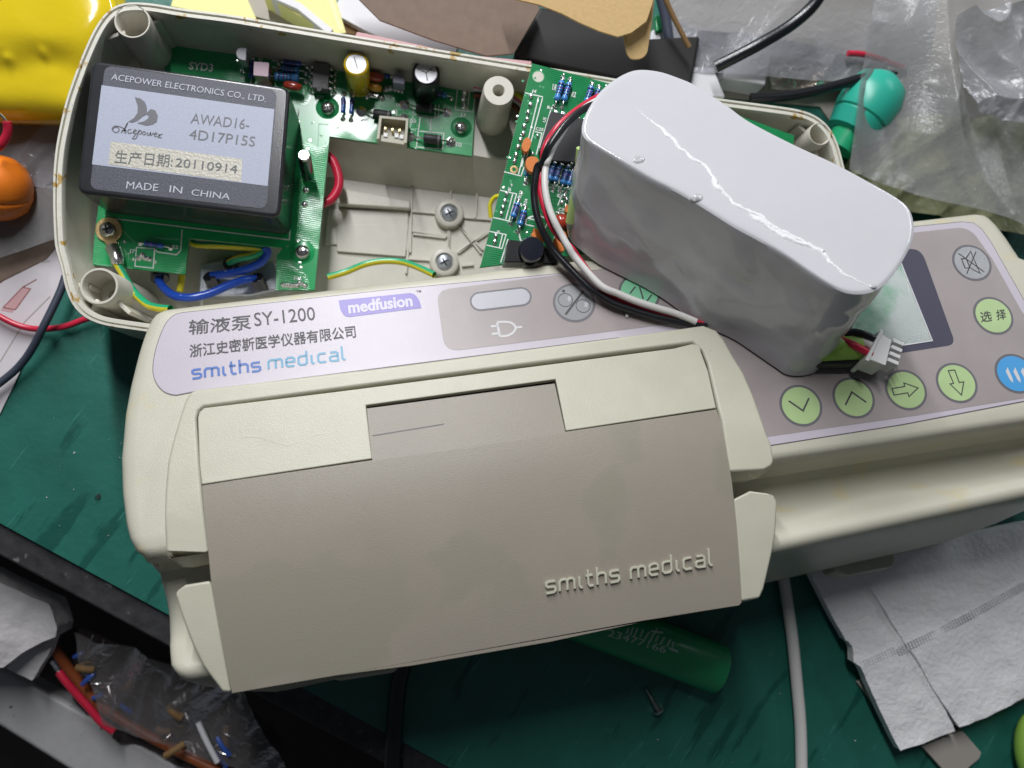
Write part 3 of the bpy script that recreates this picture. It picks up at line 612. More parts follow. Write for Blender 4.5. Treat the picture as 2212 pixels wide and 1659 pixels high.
# long shelf on the left of the bay
slab(zB(370, 1230, 850, 1320, 850, 1370, 370, 1340), .3, .75, 'bay_rib'); slab(zB(310, 1370, 840, 1385, 830, 1640, 290, 1600), .3, .42, 'bay_panel', bevel=.02)
slab(zF(0, 0, 470, 0, 450, 210, 0, 175), .3, .44, 'bay_panel', bevel=.02)
rb = [zB(862, 1215, 850, 1659), zF(478, 0, 455, 320), zB(862, 1385, 1015, 1398), zB(868, 1535, 1085, 1560), zB(1120, 1240, 1110, 1330), zB(1290, 1260, 1280, 1440), zB(1200, 1425, 1380, 1440), zB(1170, 1480, 1330, 1640),
      zB(1160, 1659, 1375, 1520), zF(495, 40, 725, 75), zF(468, 222, 640, 235), zF(800, 0, 950, 190), zF(800, 185, 990, 45), zB(1100, 1490, 1105, 1659), zF(740, 0, 738, 150), zF(820, 270, 900, 262)]
for r_ in rb:
    mb = MB(); mb.ribbon([(p.x, p.y) for p in WF.pl(r_, .42)], .09, .3, .42); shell.part('rib', mb, 'white_abs', bevel=.02)
# ------------------------------------------------------------------ screws
def screw_head(T, F, c, h, r, m='steel', parent=None, name='screw', torx=False, label=None):
    C_ = F.p(c, h); mb = MB(); mb.lathe(C_, (0, 0, 1), [(-.25, r * .98), (-.02, r), (.05, r * .86), (.085, r * .5), (.09, .01)], 24)
    s_ = T.part(name, mb, m, parent=parent, smooth=60, label=label)
    rc = MB(); rc.ribbon([(C_.x - r * .52, C_.y - r * .12), (C_.x + r * .52, C_.y + r * .12)], r * .22, C_.z + .03, C_.z + .093); rc.ribbon([(C_.x - r * .12, C_.y + r * .52), (C_.x + r * .12, C_.y - r * .52)], r * .22, C_.z + .03, C_.z + .0935)
    if torx: rc.ribbon([(C_.x - r * .38, C_.y - r * .38), (C_.x + r * .38, C_.y + r * .38)], r * .22, C_.z + .03, C_.z + .0925)
    if parent is None: T.part('screw_recess', rc, 'chipb', parent=s_, smooth=0)
    return s_
def post(c, r, hr, hb, hole, m='white_abs', screw=False, taper=1.12):
    C_ = WF.p(c, hr); mb = MB(); o = Vector((C_.x, C_.y, hb)); L = hr - hb; d = 1.35 if hole > .5 * r else 1.0
    mb.lathe(o, (0, 0, 1), [(0, r * taper), (L - .05, r), (L, r - .03), (L, hole + .03), (L - .04, hole), (L - d, hole * .9), (L - d, .0)], 36, caps=False)
    pt = shell.part('screw_post', mb, m, smooth=50)
    if screw:
        sb_ = MB(); sb_.lathe((C_.x + .06, C_.y - .12, hr - d + .02), (0, 0, 1), [(0, .20), (.10, .20), (.18, .13), (.2, .01)], 20)
        shell.part('post_screw', sb_, 'steel', parent=pt, smooth=60)
    return C_
p1 = post(zA(868, 140)[0], .59, RH - .02, .3, .50, screw=True); p3 = post(zE(650, 405)[0], .61, RH - .05, .3, .50, screw=True)
p2 = post(zB(1432, 595)[0], .54, RH + .1, 1.9, .19); p4 = post(zD(605, 1055)[0], .43, RH, .3, .36)
for c, (dx, dy) in ((p1, (-1.15, -.5)), (p1, (.75, .35)), (p3, (-.9, .12)), (p3, (-.35, -.75)), (p3, (.85, -.8)), (p4, (-.6, .5)), (p4, (.1, -.75))):
    d = Vector((dx, dy, 0)); u_ = d.normalized(); mb = MB(); mb.ribbon([(c.x + u_.x * .40, c.y + u_.y * .40), (c.x + d.x, c.y + d.y)], .14, .3, RH - .45); shell.part('web', mb, 'white_abs', bevel=.03)
for c in (zB(1108, 1398)[0], zF(707, 245)[0]):
    C_ = WF.p(c, .62); mb = MB(); mb.lathe((C_.x, C_.y, .3), (0, 0, 1), [(0, .58), (.30, .56), (.34, .52), (.34, .36), (.22, .33), (.22, 0)], 32, caps=False)
    bs = shell.part('screw_boss', mb, 'white_abs', smooth=50); mb = MB(); mb.lathe((C_.x, C_.y, .5), (0, 0, 1), [(0, .31), (.08, .31), (.13, .27), (.145, .01)], 24)
    s_ = shell.part('boss_screw', mb, 'zinc', parent=bs, smooth=50)
    for an in (.5, .5 + math.pi / 2):
        mb = MB(); mb.ribbon([(C_.x - .17 * math.cos(an), C_.y - .17 * math.sin(an)), (C_.x + .17 * math.cos(an), C_.y + .17 * math.sin(an))], .07, .6, .652); shell.part('cross_slot', mb, 'chipb', parent=bs, smooth=0)
# power inlet plate at the lower left, with its sleeves
ip = Thing('power_inlet', 'grey metal power inlet plate with wires soldered on, inside the shell under the board', 'power inlet', WF, WF.p(zE(1500, 300)[0], .3))
mb = MB(); mb.prism(WF.pl(zE(1310, 255, 1480, 225, 1500, 190, 1800, 240, 1860, 420, 1640, 470, 1300, 470), 1.0), .3, 1.0); ip.part('inlet_plate', mb, 'zinc', bevel=.08)
# ================================================================== the power board in the shell
BH = 2.3
pwr = Thing('power_board', 'L-shaped green circuit board with a big black module, screwed into the shell', 'circuit board', WF, WF.p((600, 300), BH - .16))
bo = WF.pl(zA(1110, 262) + zB(1285, 565, 1255, 1025, 640, 940, 320, 895, 245, 1659) + zE(2065, 430, 1810, 430, 1820, 200, 1860, 152, 1240, 88, 1215, 325, 605, 262, 620, 80) + zA(640, 1400, 700, 900, 1075, 500), BH)
mb = MB(); mb.prism(bo, BH - .16, BH); board = pwr.part('board', mb, 'pcb', smooth=0)
mb = MB(); mb.ribbon(bo, .02, BH - .14, BH - .03, closed=True); pwr.part('board_edge', mb, 'pcb_edge', parent=board, smooth=0)
def silk(T, lines, h, w=.035, m='silk', name='silkscreen_line', parent=None, closed=False, F=WF, t=.006):
    for l in lines:
        mb = MB(); mb.ribbon([(p.x, p.y) for p in F.pl(l, h)], w, h + .002, h + t, closed=closed); T.part(name, mb, m, parent=parent, smooth=0)
silk(pwr, [zL(1585, 235, 1555, 520, 1790, 550, 1825, 255, 1585, 235), zL(1745, 250, 1715, 535), zL(1010, 500, 1000, 580, 1330, 628, 1345, 450), zL(1300, 455, 1285, 620), zL(1100, 590, 1070, 800, 1045, 1010, 1390, 1038, 1405, 830, 1090, 800),
    zL(1240, 620, 1225, 830), zL(1345, 850, 1325, 1030), zL(745, 520, 785, 525, 780, 610), zK(1020, 1055, 1085, 1060, 1060, 1290), zA(1960, 725, 1900, 1575, 700, 1430), zR(515, 225, 500, 410, 680, 430, 695, 240, 515, 225), zR(700, 245, 720, 270, 910, 298, 950, 255, 965, 50)], BH, parent=board)
silk(pwr, [zK(985, 870, 1080, 905, 1150, 880, 1165, 790, 1160, 740), zK(1380, 1659, 1400, 1290, 1830, 1310, 1850, 1230), zK(2000, 1500, 2030, 1250, 2180, 1220)], BH, w=.05, m='trace', name='copper_trace', parent=board)
silk(pwr, [zL(300, 890, 320, 660, 420, 630, 430, 560)], BH, w=.05, m='trace', name='copper_trace', parent=board)
bt_ = lambda s, z, a, b, c: wtext(pwr, WF, s, z(*a)[0], z(*b)[0], z(*c)[0], BH + .008, parent=board)
bt_('SYD3', zA, (1240, 455), (1398, 470), (1245, 405)); bt_('D3', zL, (960, 690), (1035, 695), (962, 640)); bt_('D2', zL, (1560, 995), (1640, 1008), (1565, 945)); bt_('J3', zL, (1618, 605), (1690, 612), (1625, 560))
bt_('C8', zL, (655, 355), (722, 368), (658, 325)); bt_('R1', zL, (1305, 265), (1370, 280), (1310, 235)); bt_('U1', zK, (1378, 880), (1460, 890), (1382, 835)); bt_('R8', zK, (665, 310), (750, 315), (670, 260)); bt_('R5', zK, (670, 420), (750, 430), (675, 375))
bt_('Q1', zK, (160, 580), (230, 590), (165, 530)); bt_('R7', zK, (450, 300), (520, 305), (455, 240)); bt_('R2', zR, (860, 235), (925, 240), (865, 200)); bt_('J7', zR, (440, 275), (500, 282), (445, 240)); bt_('D1', zL, (780, 470), (820, 475), (785, 430))
bt_('R12', zL, (0, 0), (60, 8), (5, -40)) if False else None; bt_('2', zR, (690, 380), (712, 385), (694, 352)); bt_('1', zR, (475, 355), (490, 358), (478, 325)); bt_('J2', zE, (1925, 355), (1960, 360), (1928, 338))
rv = random.Random(8)
for k in range(46):
    reg = ((500, 110, 700, 150), (620, 500, 680, 620), (640, 240, 700, 330), (700, 230, 850, 290), (860, 240, 1010, 320), (225, 480, 390, 580), (640, 560, 680, 610))[k % 7]
    q = WF.p((rv.uniform(reg[0], reg[2]), rv.uniform(reg[1], reg[3])), BH); mb = MB(); mb.lathe(q, (0, 0, 1), [(0, .055), (.008, .05), (.009, .025), (.004, .02), (.004, 0)], 10); pwr.part('via', mb, 'trace' if k % 3 else 'solder', parent=board, smooth=0)
tl_ = [zK(700, 880, 900, 1000, 1000, 1010), zL(1400, 640, 1480, 700), zL(940, 770, 1040, 790), zL(1010, 560, 950, 800, 930, 950), zL(1560, 950, 1780, 975), zL(1420, 300, 1540, 310), zR(120, 390, 480, 430), zR(380, 60, 500, 180), zR(700, 130, 960, 150), zK(300, 190, 650, 240), zK(0, 300, 90, 310), zK(0, 500, 100, 520)]
silk(pwr, tl_, BH, w=.06, m='trace', name='copper_trace', parent=board)
# black converter module
mo = WF.pl(zA(600, 392, 1905, 575, 1838, 1432, 500, 1262), 4.75); ctr = sum(mo, Vector()) / 4
mbase = [ctr + (p - ctr) * 1.0 for p in mo]
mb = MB(); mb.prism(fillet(mo, .3, 5), BH + .04, 4.75); mod = pwr.part('converter_module', mb, 'blackm', bevel=.13, seg=4)
la = WF.pl(zA(690, 430, 1820, 592, 1750, 1372, 590, 1240), 4.75); mb = MB(); mb.flat(fillet(la, [.28, .28, .28, .28]), 4.757); pwr.part('module_label', mb, 'lab_dark', parent=mod, smooth=0)
mb = MB(); mb.flat(WF.pl(zA(668, 560, 1802, 718, 1758, 1222, 605, 1080), 4.75), 4.763); pwr.part('silver_panel', mb, 'lab_grey', parent=mod, smooth=0)
mt_ = lambda s, a, b, c, m, bold=.0, cap=.72, h=4.765: pwr.part('module_print', text_mb(s, WF, zA(*a)[0], zA(*b)[0], zA(*c)[0], h, bold, cap), m, parent=mod, smooth=0)
mt_('ACEPOWER ELECTRONICS CO., LTD.', (730, 523), (1745, 670), (738, 482), 'lab_print'); mt_('AWAD16-', (1250, 808), (1632, 850), (1262, 740), 'ink_grey'); mt_('4D17P15S', (1240, 912), (1672, 962), (1250, 845), 'ink_grey')
mt_('MADE', (828, 1238), (1035, 1256), (835, 1188), 'lab_print'); mt_('IN', (1112, 1262), (1195, 1272), (1118, 1215), 'lab_print'); mt_('CHINA', (1255, 1282), (1508, 1312), (1262, 1240), 'lab_print')
mb = MB(); mb.flat(WF.pl(zA(728, 928, 1592, 1045, 1585, 1195, 712, 1080), 4.76), 4.768); pwr.part('date_sticker', mb, 'sticker', parent=mod, smooth=0)
mt_('生产日期:', (750, 1062), (1130, 1092), (760, 985), 'pencil', 0, .84, 4.772); mt_('20110914', (1150, 1092), (1555, 1138), (1158, 1035), 'pencil', 0, .72, 4.772)
lg = MB()                                                   # the swoosh mark
lg.flat(WF.pl(zA(885, 638, 920, 645, 950, 668, 962, 695, 965, 720, 962, 742, 990, 715, 1020, 725, 1036, 760, 1030, 800, 1000, 818, 960, 825, 900, 808, 950, 795, 975, 775, 975, 758, 962, 752, 935, 765, 905, 792, 870, 805, 840, 800, 880, 775, 903, 740, 905, 700), 4.77), 4.772)
pwr.part('module_mark', lg, 'ink_grey', parent=mod, smooth=0)
sw = MB()
for l in (zA(740, 850, 752, 836, 775, 838, 782, 855, 765, 870, 745, 862, 736, 848, 752, 828, 790, 832, 820, 850, 828, 862), zA(795, 872, 815, 845, 838, 808, 822, 845, 818, 868, 830, 872), zA(800, 858, 832, 858), zA(862, 850, 845, 852, 840, 868, 852, 876, 868, 868),
          zA(875, 868, 895, 858, 888, 850, 878, 860, 876, 875, 892, 876), zA(915, 850, 895, 905, 870, 908, 905, 870, 925, 858, 930, 872, 915, 882), zA(945, 862, 935, 875, 945, 885, 958, 874, 945, 862), zA(970, 868, 968, 888, 985, 880, 988, 870, 988, 890, 1008, 872), zA(1012, 884, 1030, 878, 1022, 870, 1012, 884, 1016, 896, 1030, 892), zA(1040, 878, 1050, 895), zA(1068, 880, 1052, 885, 1036, 900, 1062, 905)):
    sw.ribbon([(q.x, q.y) for q in smooth_path(WF.pl(l, 4.77), 5)], .032, 4.766, 4.772)
pwr.part('module_script', sw, 'ink_grey', parent=mod, smooth=0)
# components
def resistor(T, z, a, b, h, r=.12, m='res_blue', lead=True, pads=True, parent=None, bands=4, m2='band', F=WF):
    A, B = F.p(z(*a)[0], h), F.p(z(*b)[0], h); d = B - A; L = d.length; mb = MB()
    mb.lathe(A, d, [(0, r * .5), (.03, r * .9), (L * .14, r), (L * .24, r * .86), (L * .76, r * .86), (L * .86, r), (L - .03, r * .9), (L, r * .5)], 14)
    R_ = T.part('resistor', mb, m, smooth=50); 
    for k in range(bands):
        t = (.2, .38, .52, .66, .82)[k]; rr = r * (1.02 if t in (.2, .82) else .88); mb = MB(); mb.lathe(A + d * t, d, [(-.022, rr), (-.022, rr + .006), (.022, rr + .006), (.022, rr)], 14, caps=False); T.part('band', mb, m2 if k != 1 else 'band2', parent=R_, smooth=50)
    if lead:
        u_ = d.normalized(); bh = h - r - .04
        for e, s_ in ((A, -1), (B, 1)):
            mb = MB(); mb.tube([e - u_ * s_ * .03, e + u_ * s_ * .12, e + u_ * s_ * .17 + Vector((0, 0, -.05)), e + u_ * s_ * .18 + Vector((0, 0, -(h - (bh))))], .028, 8, sub=2); T.part('lead', mb, 'solder', parent=R_, smooth=60)
            if pads: mb = MB(); c = e + u_ * s_ * .18; mb.lathe((c.x, c.y, bh), (0, 0, 1), [(0, .10), (.02, .09), (.06, .04), (.08, .01)], 14); T.part('solder_joint', mb, 'solder', parent=R_, smooth=60)
    return R_
RB = BH + .16
resistor(pwr, zK, (840, 320), (1125, 350), RB + .03, .115, 'res_navy'); resistor(pwr, zK, (805, 420), (1095, 450), RB + .03, .13); resistor(pwr, zK, (695, 540), (1090, 570), RB + .1, .165)
resistor(pwr, zK, (340, 300), (335, 575), RB, .115, 'res_navy'); resistor(pwr, zK, (1785, 865), (1775, 1115), RB - .02, .085, 'res_navy', bands=2); resistor(pwr, zK, (1925, 880), (1905, 1130), RB - .02, .085, 'res_navy', bands=2)
resistor(pwr, zL, (1270, 300), (1445, 335), RB - .02, .115); resistor(pwr, zR, (590, 185), (785, 215), RB - .02, .1, 'res_navy'); resistor(pwr, zL, (620, 75), (700, 85), RB + .2, .1, 'res_navy', bands=0)
def radial(T, z, c, ht, hb_, r, m_side, m_top, name, vent='y', dip=0):
    C_ = WF.p(z(*c)[0], ht); o = (C_.x, C_.y, hb_); L = ht - hb_; mb = MB()
    mb.lathe(o, (0, 0, 1), [(0, r * .96), (.05, r), (.10, r * .93), (.15, r), (L - .08, r), (L - .02, r * .94), (L, r * .84), (L - .03, r * .80), (L - .03, 0)], 32, caps=False); c_ = T.part(name, mb, m_side, smooth=45)
    mb = MB(); mb.lathe((C_.x, C_.y, ht - .028), (0, 0, 1), [(0, r * .80), (.008, r * .78), (.010, 0)], 32); tp = T.part('can_top', mb, m_top, parent=c_)
    mb = MB(); n = 3 if vent == 'y' else 1
    for k in range(n):
        a_ = -math.pi / 2 + 2 * math.pi * k / 3 + .15 if n == 3 else math.pi / 2 + .3
        mb.ribbon([(C_.x - (0 if n == 3 else r * .4 * math.cos(a_)), C_.y - (0 if n == 3 else r * .4 * math.sin(a_))), (C_.x + r * .6 * math.cos(a_), C_.y + r * .6 * math.sin(a_))], .035, ht - .02, ht - .012)
    T.part('vent_mark', mb, 'chip', parent=c_, smooth=0); return c_
radial(pwr, zK, (1985, 340), 4.1, BH, .44, 'yel_cap', 'alu', 'yellow_capacitor', 'l'); radial(pwr, zB, (955, 475), 3.9, BH, .49, 'black', 'alu', 'black_capacitor')
cc = WF.p(zB(152, 1015)[0], 3.9); c2 = WF.p(zB(180, 1150)[0], BH + .25); mb = MB(); mb.lathe(c2, cc - c2, [(0, .22), ((cc - c2).length - .06, .22), ((cc - c2).length - .01, .18), ((cc - c2).length, .0)], 24); cr = pwr.part('metal_can', mb, 'steel', smooth=45)
mb = MB(); mb.lathe(c2, cc - c2, [(.0, .231), ((cc - c2).length - .10, .231)], 24, caps=False); pwr.part('can_sleeve', mb, 'black_sleeve', parent=cr)
# optocoupler chip
def chip(T, z, pts, h0, h1, m, pins, zp=None, name='chip', notch=None, parent=None):
    mb = MB(); q = WF.pl(z(*pts), h1); mb.prism(q, h0, h1); c_ = T.part(name, mb, m, bevel=.03)
    for side in (0, 1):
        a, b = (q[0], q[3]) if side == 0 else (q[1], q[2]); o = ((q[0] - q[1]) if side == 0 else (q[1] - q[0])).normalized()
        for k in range(pins):
            p = a.lerp(b, (k + .5) / pins); mb = MB(); p1_ = p - o * .02; mb.tube([(p1_.x, p1_.y, (h0 + h1) / 2), (p1_.x + o.x * .12, p1_.y + o.y * .12, (h0 + h1) / 2), (p1_.x + o.x * .16, p1_.y + o.y * .16, h0 - .1)], .045, 6, sub=2)
            mb.lathe((p1_.x + o.x * .17, p1_.y + o.y * .17, BH if T is pwr else h0 - .15), (0, 0, 1), [(0, .10), (.05, .08), (.12, .03)], 12)
            T.part('pin', mb, 'solder', parent=c_, smooth=60)
    return c_
ch = chip(pwr, zK, (1310, 300, 1565, 335, 1545, 745, 1285, 715), BH + .12, BH + .55, 'chip', 4)
mb = MB(); c_ = WF.p(zK(1478, 672)[0], BH + .55); mb.ribbon([Vector(p) for p in [(x, y, 0) for x, y in disc(c_, .10, 0, 20)]], .022, c_.z, c_.z + .006, closed=True); c_ = WF.p(zK(1400, 735)[0], BH + .55); mb.flat(disc(c_, .09, 0, 14), BH + .553); pwr.part('pin_mark', mb, 'mark', parent=ch, smooth=0)
# pink film capacitor, transistor, dipped parts
mb = MB(); mb.prism(WF.pl(zK(375, 305, 615, 325, 600, 548, 365, 525), BH + 1.0), BH + .05, BH + 1.0); fcap = pwr.part('film_capacitor', mb, 'red_cap', bevel=.02)
mb = MB(); mb.prism(WF.pl(zK(375, 305, 615, 325, 600, 548, 365, 525), BH + 1.0), BH + .99, BH + 1.012); pwr.part('capacitor_top', mb, 'pink_box', parent=fcap, bevel=.01)
def to92(T, z, pts, h0, h1, m, legs):
    mb = MB(); mb.prism(WF.pl(z(*pts), h1), h0, h1); t_ = T.part('transistor', mb, m, bevel=.03)
    for l in legs:
        mb = MB(); a, b = WF.p(z(*l[0])[0], h0), WF.p(z(*l[1])[0], BH); mb.tube([a, a.lerp(b, .5) + Vector((0, .03, 0)), b], .028, 8); mb.lathe(b, (0, 0, 1), [(0, .10), (.05, .07), (.1, .02)], 12); T.part('lead', mb, 'solder', parent=t_, smooth=60)
to92(pwr, zK, (200, 82, 262, 90, 248, 292, 190, 285, 130, 262, 95, 215, 88, 150, 115, 100, 150, 82), BH + .75, BH + 1.3, 'to92', [((110, 290), (180, 440)), ((200, 300), (215, 470))])
to92(pwr, zL, (735, 165, 730, 90, 770, 45, 820, 35, 870, 60, 895, 110, 890, 185), BH + .45, BH + 1.0, 'lilac', [((750, 190), (700, 240)), ((800, 200), (760, 250)), ((840, 205), (810, 265)), ((870, 205), (860, 275))]) if False else to92(pwr, zL, (735, 165, 730, 90, 770, 45, 820, 35, 870, 60, 895, 110, 890, 185), BH + .45, BH + 1.0, 'lilac', [((750, 190), (700, 240)), ((800, 200), (760, 250)), ((840, 205), (810, 265)), ((870, 205), (860, 275))]) if 'lilac' in M else None
def dipped(T, z, a, b, h, r, m, name='dipped_capacitor'):
    A, B = WF.p(z(*a)[0], h), WF.p(z(*b)[0], h); d = B - A; L = d.length; mb = MB(); n = 9
    mb.lathe(A, d, [(L * (.5 - .5 * math.cos(math.pi * k / n)), max(.01, r * math.sin(math.pi * k / n) ** .45)) for k in range(n + 1)], 18); return T.part(name, mb, m, smooth=80)
dipped(pwr, zK, (840, 665), (1130, 720), BH + .45, .16, 'red_cap'); dipped(pwr, zL, (400, 65), (615, 110), BH + .55, .17, 'red_cap'); dipped(pwr, zL, (425, 210), (595, 245), BH + .35, .16, 'amber')
mb = MB(); mb.tube(WF.pl(zL(445, 330, 540, 345), BH + .12), .10, 12, sub=1); pwr.part('glass_diode', mb, 'solder')
for c in (zL(400, 340), zL(590, 365), zL(430, 305), zL(690, 235), zL(640, 250)):
    C_ = WF.p(c[0], BH); mb = MB(); mb.lathe(C_, (0, 0, 1), [(0, .13), (.04, .11), (.1, .03)], 14); pwr.part('solder_joint', mb, 'solder', smooth=60)
def diode(T, z, a, b, l, rr, h, r=.17):
    A, B = WF.p(z(*a)[0], h), WF.p(z(*b)[0], h); mb = MB(); mb.lathe(A, B - A, [(0, r * .9), (.03, r), ((B - A).length - .03, r), ((B - A).length, r * .9)], 20); D = T.part('diode', mb, 'chipb', smooth=40)
    d = (B - A).normalized(); mb = MB(); mb.lathe(B - d * .14, d, [(0, r + .004), (.08, r + .004)], 20, caps=False); T.part('cathode_band', mb, 'chip', parent=D)
    for p, q in ((A, l), (B, rr)):
        Q = WF.p(z(*q)[0], BH + .02); mb = MB(); mb.tube([p, p.lerp(Q, .7) + Vector((0, 0, .02)), Q], .035, 8); T.part('lead', mb, 'solder', parent=D, smooth=60)
        mb = MB(); mb.lathe((Q.x, Q.y, BH), (0, 0, 1), [(0, .19), (.012, .19), (.03, .13), (.09, .05), (.1, 0)], 24); T.part('solder_pad', mb, 'solder', parent=D, smooth=60)
diode(pwr, zL, (1040, 480), (1270, 505), (890, 455), (1445, 550), BH + .25); diode(pwr, zL, (480, 570), (715, 600), (325, 545), (880, 635), BH + .25); diode(pwr, zL, (1140, 890), (1370, 920), (960, 875), (1500, 945), BH + .25)
# ivory three-pin socket
q = WF.pl(zL(575, 615, 925, 650, 900, 960, 540, 905), BH + .6); mb = MB(); mb.prism(q, BH, BH + .12); sk = pwr.part('wire_socket', mb, 'conn', bevel=.02, label='ivory three-pin wire socket at the board edge')
mb = MB(); mb.ribbon([q[3], q[0], q[1], q[2]], .10, BH + .1, BH + .62); pwr.part('socket_wall', mb, 'conn', parent=sk, bevel=.015)
q2 = WF.pl(zL(548, 820, 915, 860, 900, 960, 540, 905), BH + .6); mb = MB(); mb.prism(q2, BH + .1, BH + .42); pwr.part('socket_front', mb, 'conn', parent=sk, bevel=.02)
for px in ((637, 760), (730, 775), (823, 785)):
    c = WF.p(zL(*px)[0], BH + .55); mb = MB(); mb.box((c.x, c.y, BH + .3), .06, .06, .5); pwr.part('socket_pin', mb, 'gold', parent=sk, smooth=0)
for px in ((640, 845), (785, 855), (850, 870)):
    c = WF.p(zL(*px)[0], BH + .5); mb = MB(); mb.box((c.x, c.y, BH + .42), .15, .16, .12, -.12); pwr.part('socket_key', mb, 'connw', parent=sk, bevel=.02)
for c in ((1680, 285), (1665, 365), (1670, 470)):
    C_ = WF.p(zL(*c)[0], BH); mb = MB(); mb.lathe(C_, (0, 0, 1), [(0, .15), (.03, .14), (.10, .06), (.13, .02)], 16); pwr.part('solder_joint', mb, 'solder', smooth=60)
for c, r_ in ((zK(1535, 1035), .25), (zL(1632, 752), .23), (zE(1985, 180), .26)):
    C_ = WF.p(c[0], BH); mb = MB(); mb.lathe((C_.x, C_.y, BH), (0, 0, 1), [(0, r_ * 1.7), (.006, r_ * 1.66), (.007, 0)], 32); pwr.part('screw_pad', mb, 'pcb' if r_ != .23 else 'pcb2'); screw_head(pwr, WF, c[0], BH + .12, r_)
for c in ((165, 1248), (158, 1340)):
    C_ = WF.p(zB(*c)[0], BH); mb = MB(); mb.lathe(C_, (0, 0, 1), [(0, .12), (.02, .11), (.06, .04)], 14); pwr.part('solder_joint', mb, 'solder', smooth=60)
for c in ((535, 330), (570, 300), (600, 330), (640, 340)):
    C_ = WF.p(zR(*c)[0], BH); mb = MB(); mb.lathe(C_, (0, 0, 1), [(0, .12), (.04, .10), (.12, .03)], 10); pwr.part('solder_joint', mb, 'solder', smooth=60)
rs_ = random.Random(5)
for k in range(9):
    C_ = WF.p(zE(1860 + 18 * k, 395 + rs_.uniform(-14, 8))[0], BH); mb = MB(); mb.lathe(C_, (0, 0, 1), [(0, .11), (.04, .09), (.12, .03)], 10); pwr.part('solder_joint', mb, 'solder', smooth=60)
# ================================================================== the control board under the battery pack
CH = 4.72
ctl = Thing('control_board', 'green control board with rows of solder joints, tucked under the white battery pack', 'circuit board', WF, WF.p((1200, 400), CH - .16))
co = zM(870, 25, 2212, 375) + zC(620, 560) + [(1716, 293), (1700, 420), (1500, 640)] + zF(1640, 190, 940, 280) + zN(70, 1659) + zM(455, 1659, 560, 1230)
cb = WF.pl(co, CH); mb = MB(); mb.prism(cb, CH - .16, CH); cboard = ctl.part('board', mb, 'pcb2', smooth=0)
mb = MB(); mb.ribbon(cb, .02, CH - .13, CH - .03, closed=True); ctl.part('board_edge', mb, 'pcb_edge', parent=cboard, smooth=0)
C_ = WF.p(zM(962, 235)[0], CH); mb = MB(); mb.flat(disc(C_, .19, 0, 32), CH + .004); ctl.part('mounting_hole', mb, 'white_abs', parent=cboard, smooth=0)
mb = MB(); mb.ribbon([Vector((*p, 0)) for p in disc(C_, .205, 0, 32)], .03, CH, CH + .008, closed=True); ctl.part('hole_ring', mb, 'trace', parent=cboard, smooth=0)
silk(ctl, [zM(755, 490, 1035, 555), zM(965, 560, 700, 1659), zM(1030, 570, 740, 1659), zN(790, 0, 690, 300), zN(720, 0, 650, 270), zN(425, 230, 700, 300), zM(1160, 760, 980, 1360), zN(360, 520, 620, 580, 500, 1005, 250, 950), zN(560, 580, 450, 980), zM(910, 1100, 1020, 1125, 930, 1460),
    zN(195, 1170, 455, 1220, 390, 1440, 145, 1385), zN(400, 1215, 350, 1420), zN(485, 1290, 370, 1659), zN(670, 780, 610, 1040), zN(790, 960, 985, 1010), zN(1340, 580, 1270, 760), zN(780, 960, 760, 1060, 900, 1090), zN(1240, 860, 1390, 890), zN(1110, 1030, 1050, 1160)], CH, parent=cboard)
ct_ = lambda s, z, a, b, c: wtext(ctl, WF, s, z(*a)[0], z(*b)[0], z(*c)[0], CH + .008, parent=cboard)
ct_('C25', zM, (915, 1075), (1035, 1095), (930, 1030)); ct_('J4', zM, (850, 485), (925, 495), (865, 435)); ct_('R1', zM, (1235, 455), (1180, 440), (1250, 360)); ct_('R2', zM, (1480, 550), (1545, 560), (1500, 470)); ct_('R4', zM, (1100, 740), (1185, 760), (1110, 690))
ct_('U5', zM, (1075, 960), (1090, 885), (1030, 945)); ct_('R21', zN, (760, 450), (790, 330), (720, 440)); ct_('R23', zN, (690, 640), (715, 535), (645, 630)); ct_('R24', zN, (765, 770), (795, 665), (720, 755)); ct_('J6', zN, (475, 530), (530, 540), (485, 470)); ct_('J5', zN, (300, 1195), (355, 1205), (305, 1150))
ct_('R31', zN, (1205, 560), (1235, 460), (1165, 550)); ct_('R32', zN, (1300, 640), (1330, 470), (1255, 620)); ct_('C9', zN, (1280, 840), (1370, 860), (1290, 790)); ct_('NY-2', zF, (1155, 240), (1235, 240), (1158, 222))
def blob(T, c, h, r=.12, sx=1.0, ang=0):
    r *= .72
    C_ = WF.p(c, h); mb = MB(); mb.sphere((0, 0, 0), r, (sx, 1.25, .7), 12, 8); 
    for v in mb.v: x, y = v.x, v.y; v.x = C_.x + x * math.cos(ang) - y * math.sin(ang); v.y = C_.y + x * math.sin(ang) + y * math.cos(ang); v.z += h + .02
    T.part('solder_joint', mb, 'solder', smooth=80)
for c in ((845, 545), (838, 680), (800, 800), (785, 910), (738, 1015), (725, 1130), (680, 1230), (640, 1345), (610, 1470), (588, 1565)): blob(ctl, zM(*c)[0], CH, .125, .8, -.3)
for c in ((460, 580), (435, 690), (405, 790), (380, 890), (290, 1245), (275, 1335), (1375, 615), (1335, 715), (1410, 670), (1395, 770), (1280, 890)): blob(ctl, zN(*c)[0], CH, .115, .8, -.3)
C_ = WF.p(zN(580, 195)[0], CH); mb = MB(); mb.lathe(C_, (0, 0, 1), [(0, .15), (.015, .14), (.016, .07), (0, .06)], 20, caps=False); ctl.part('empty_pad', mb, 'brass')
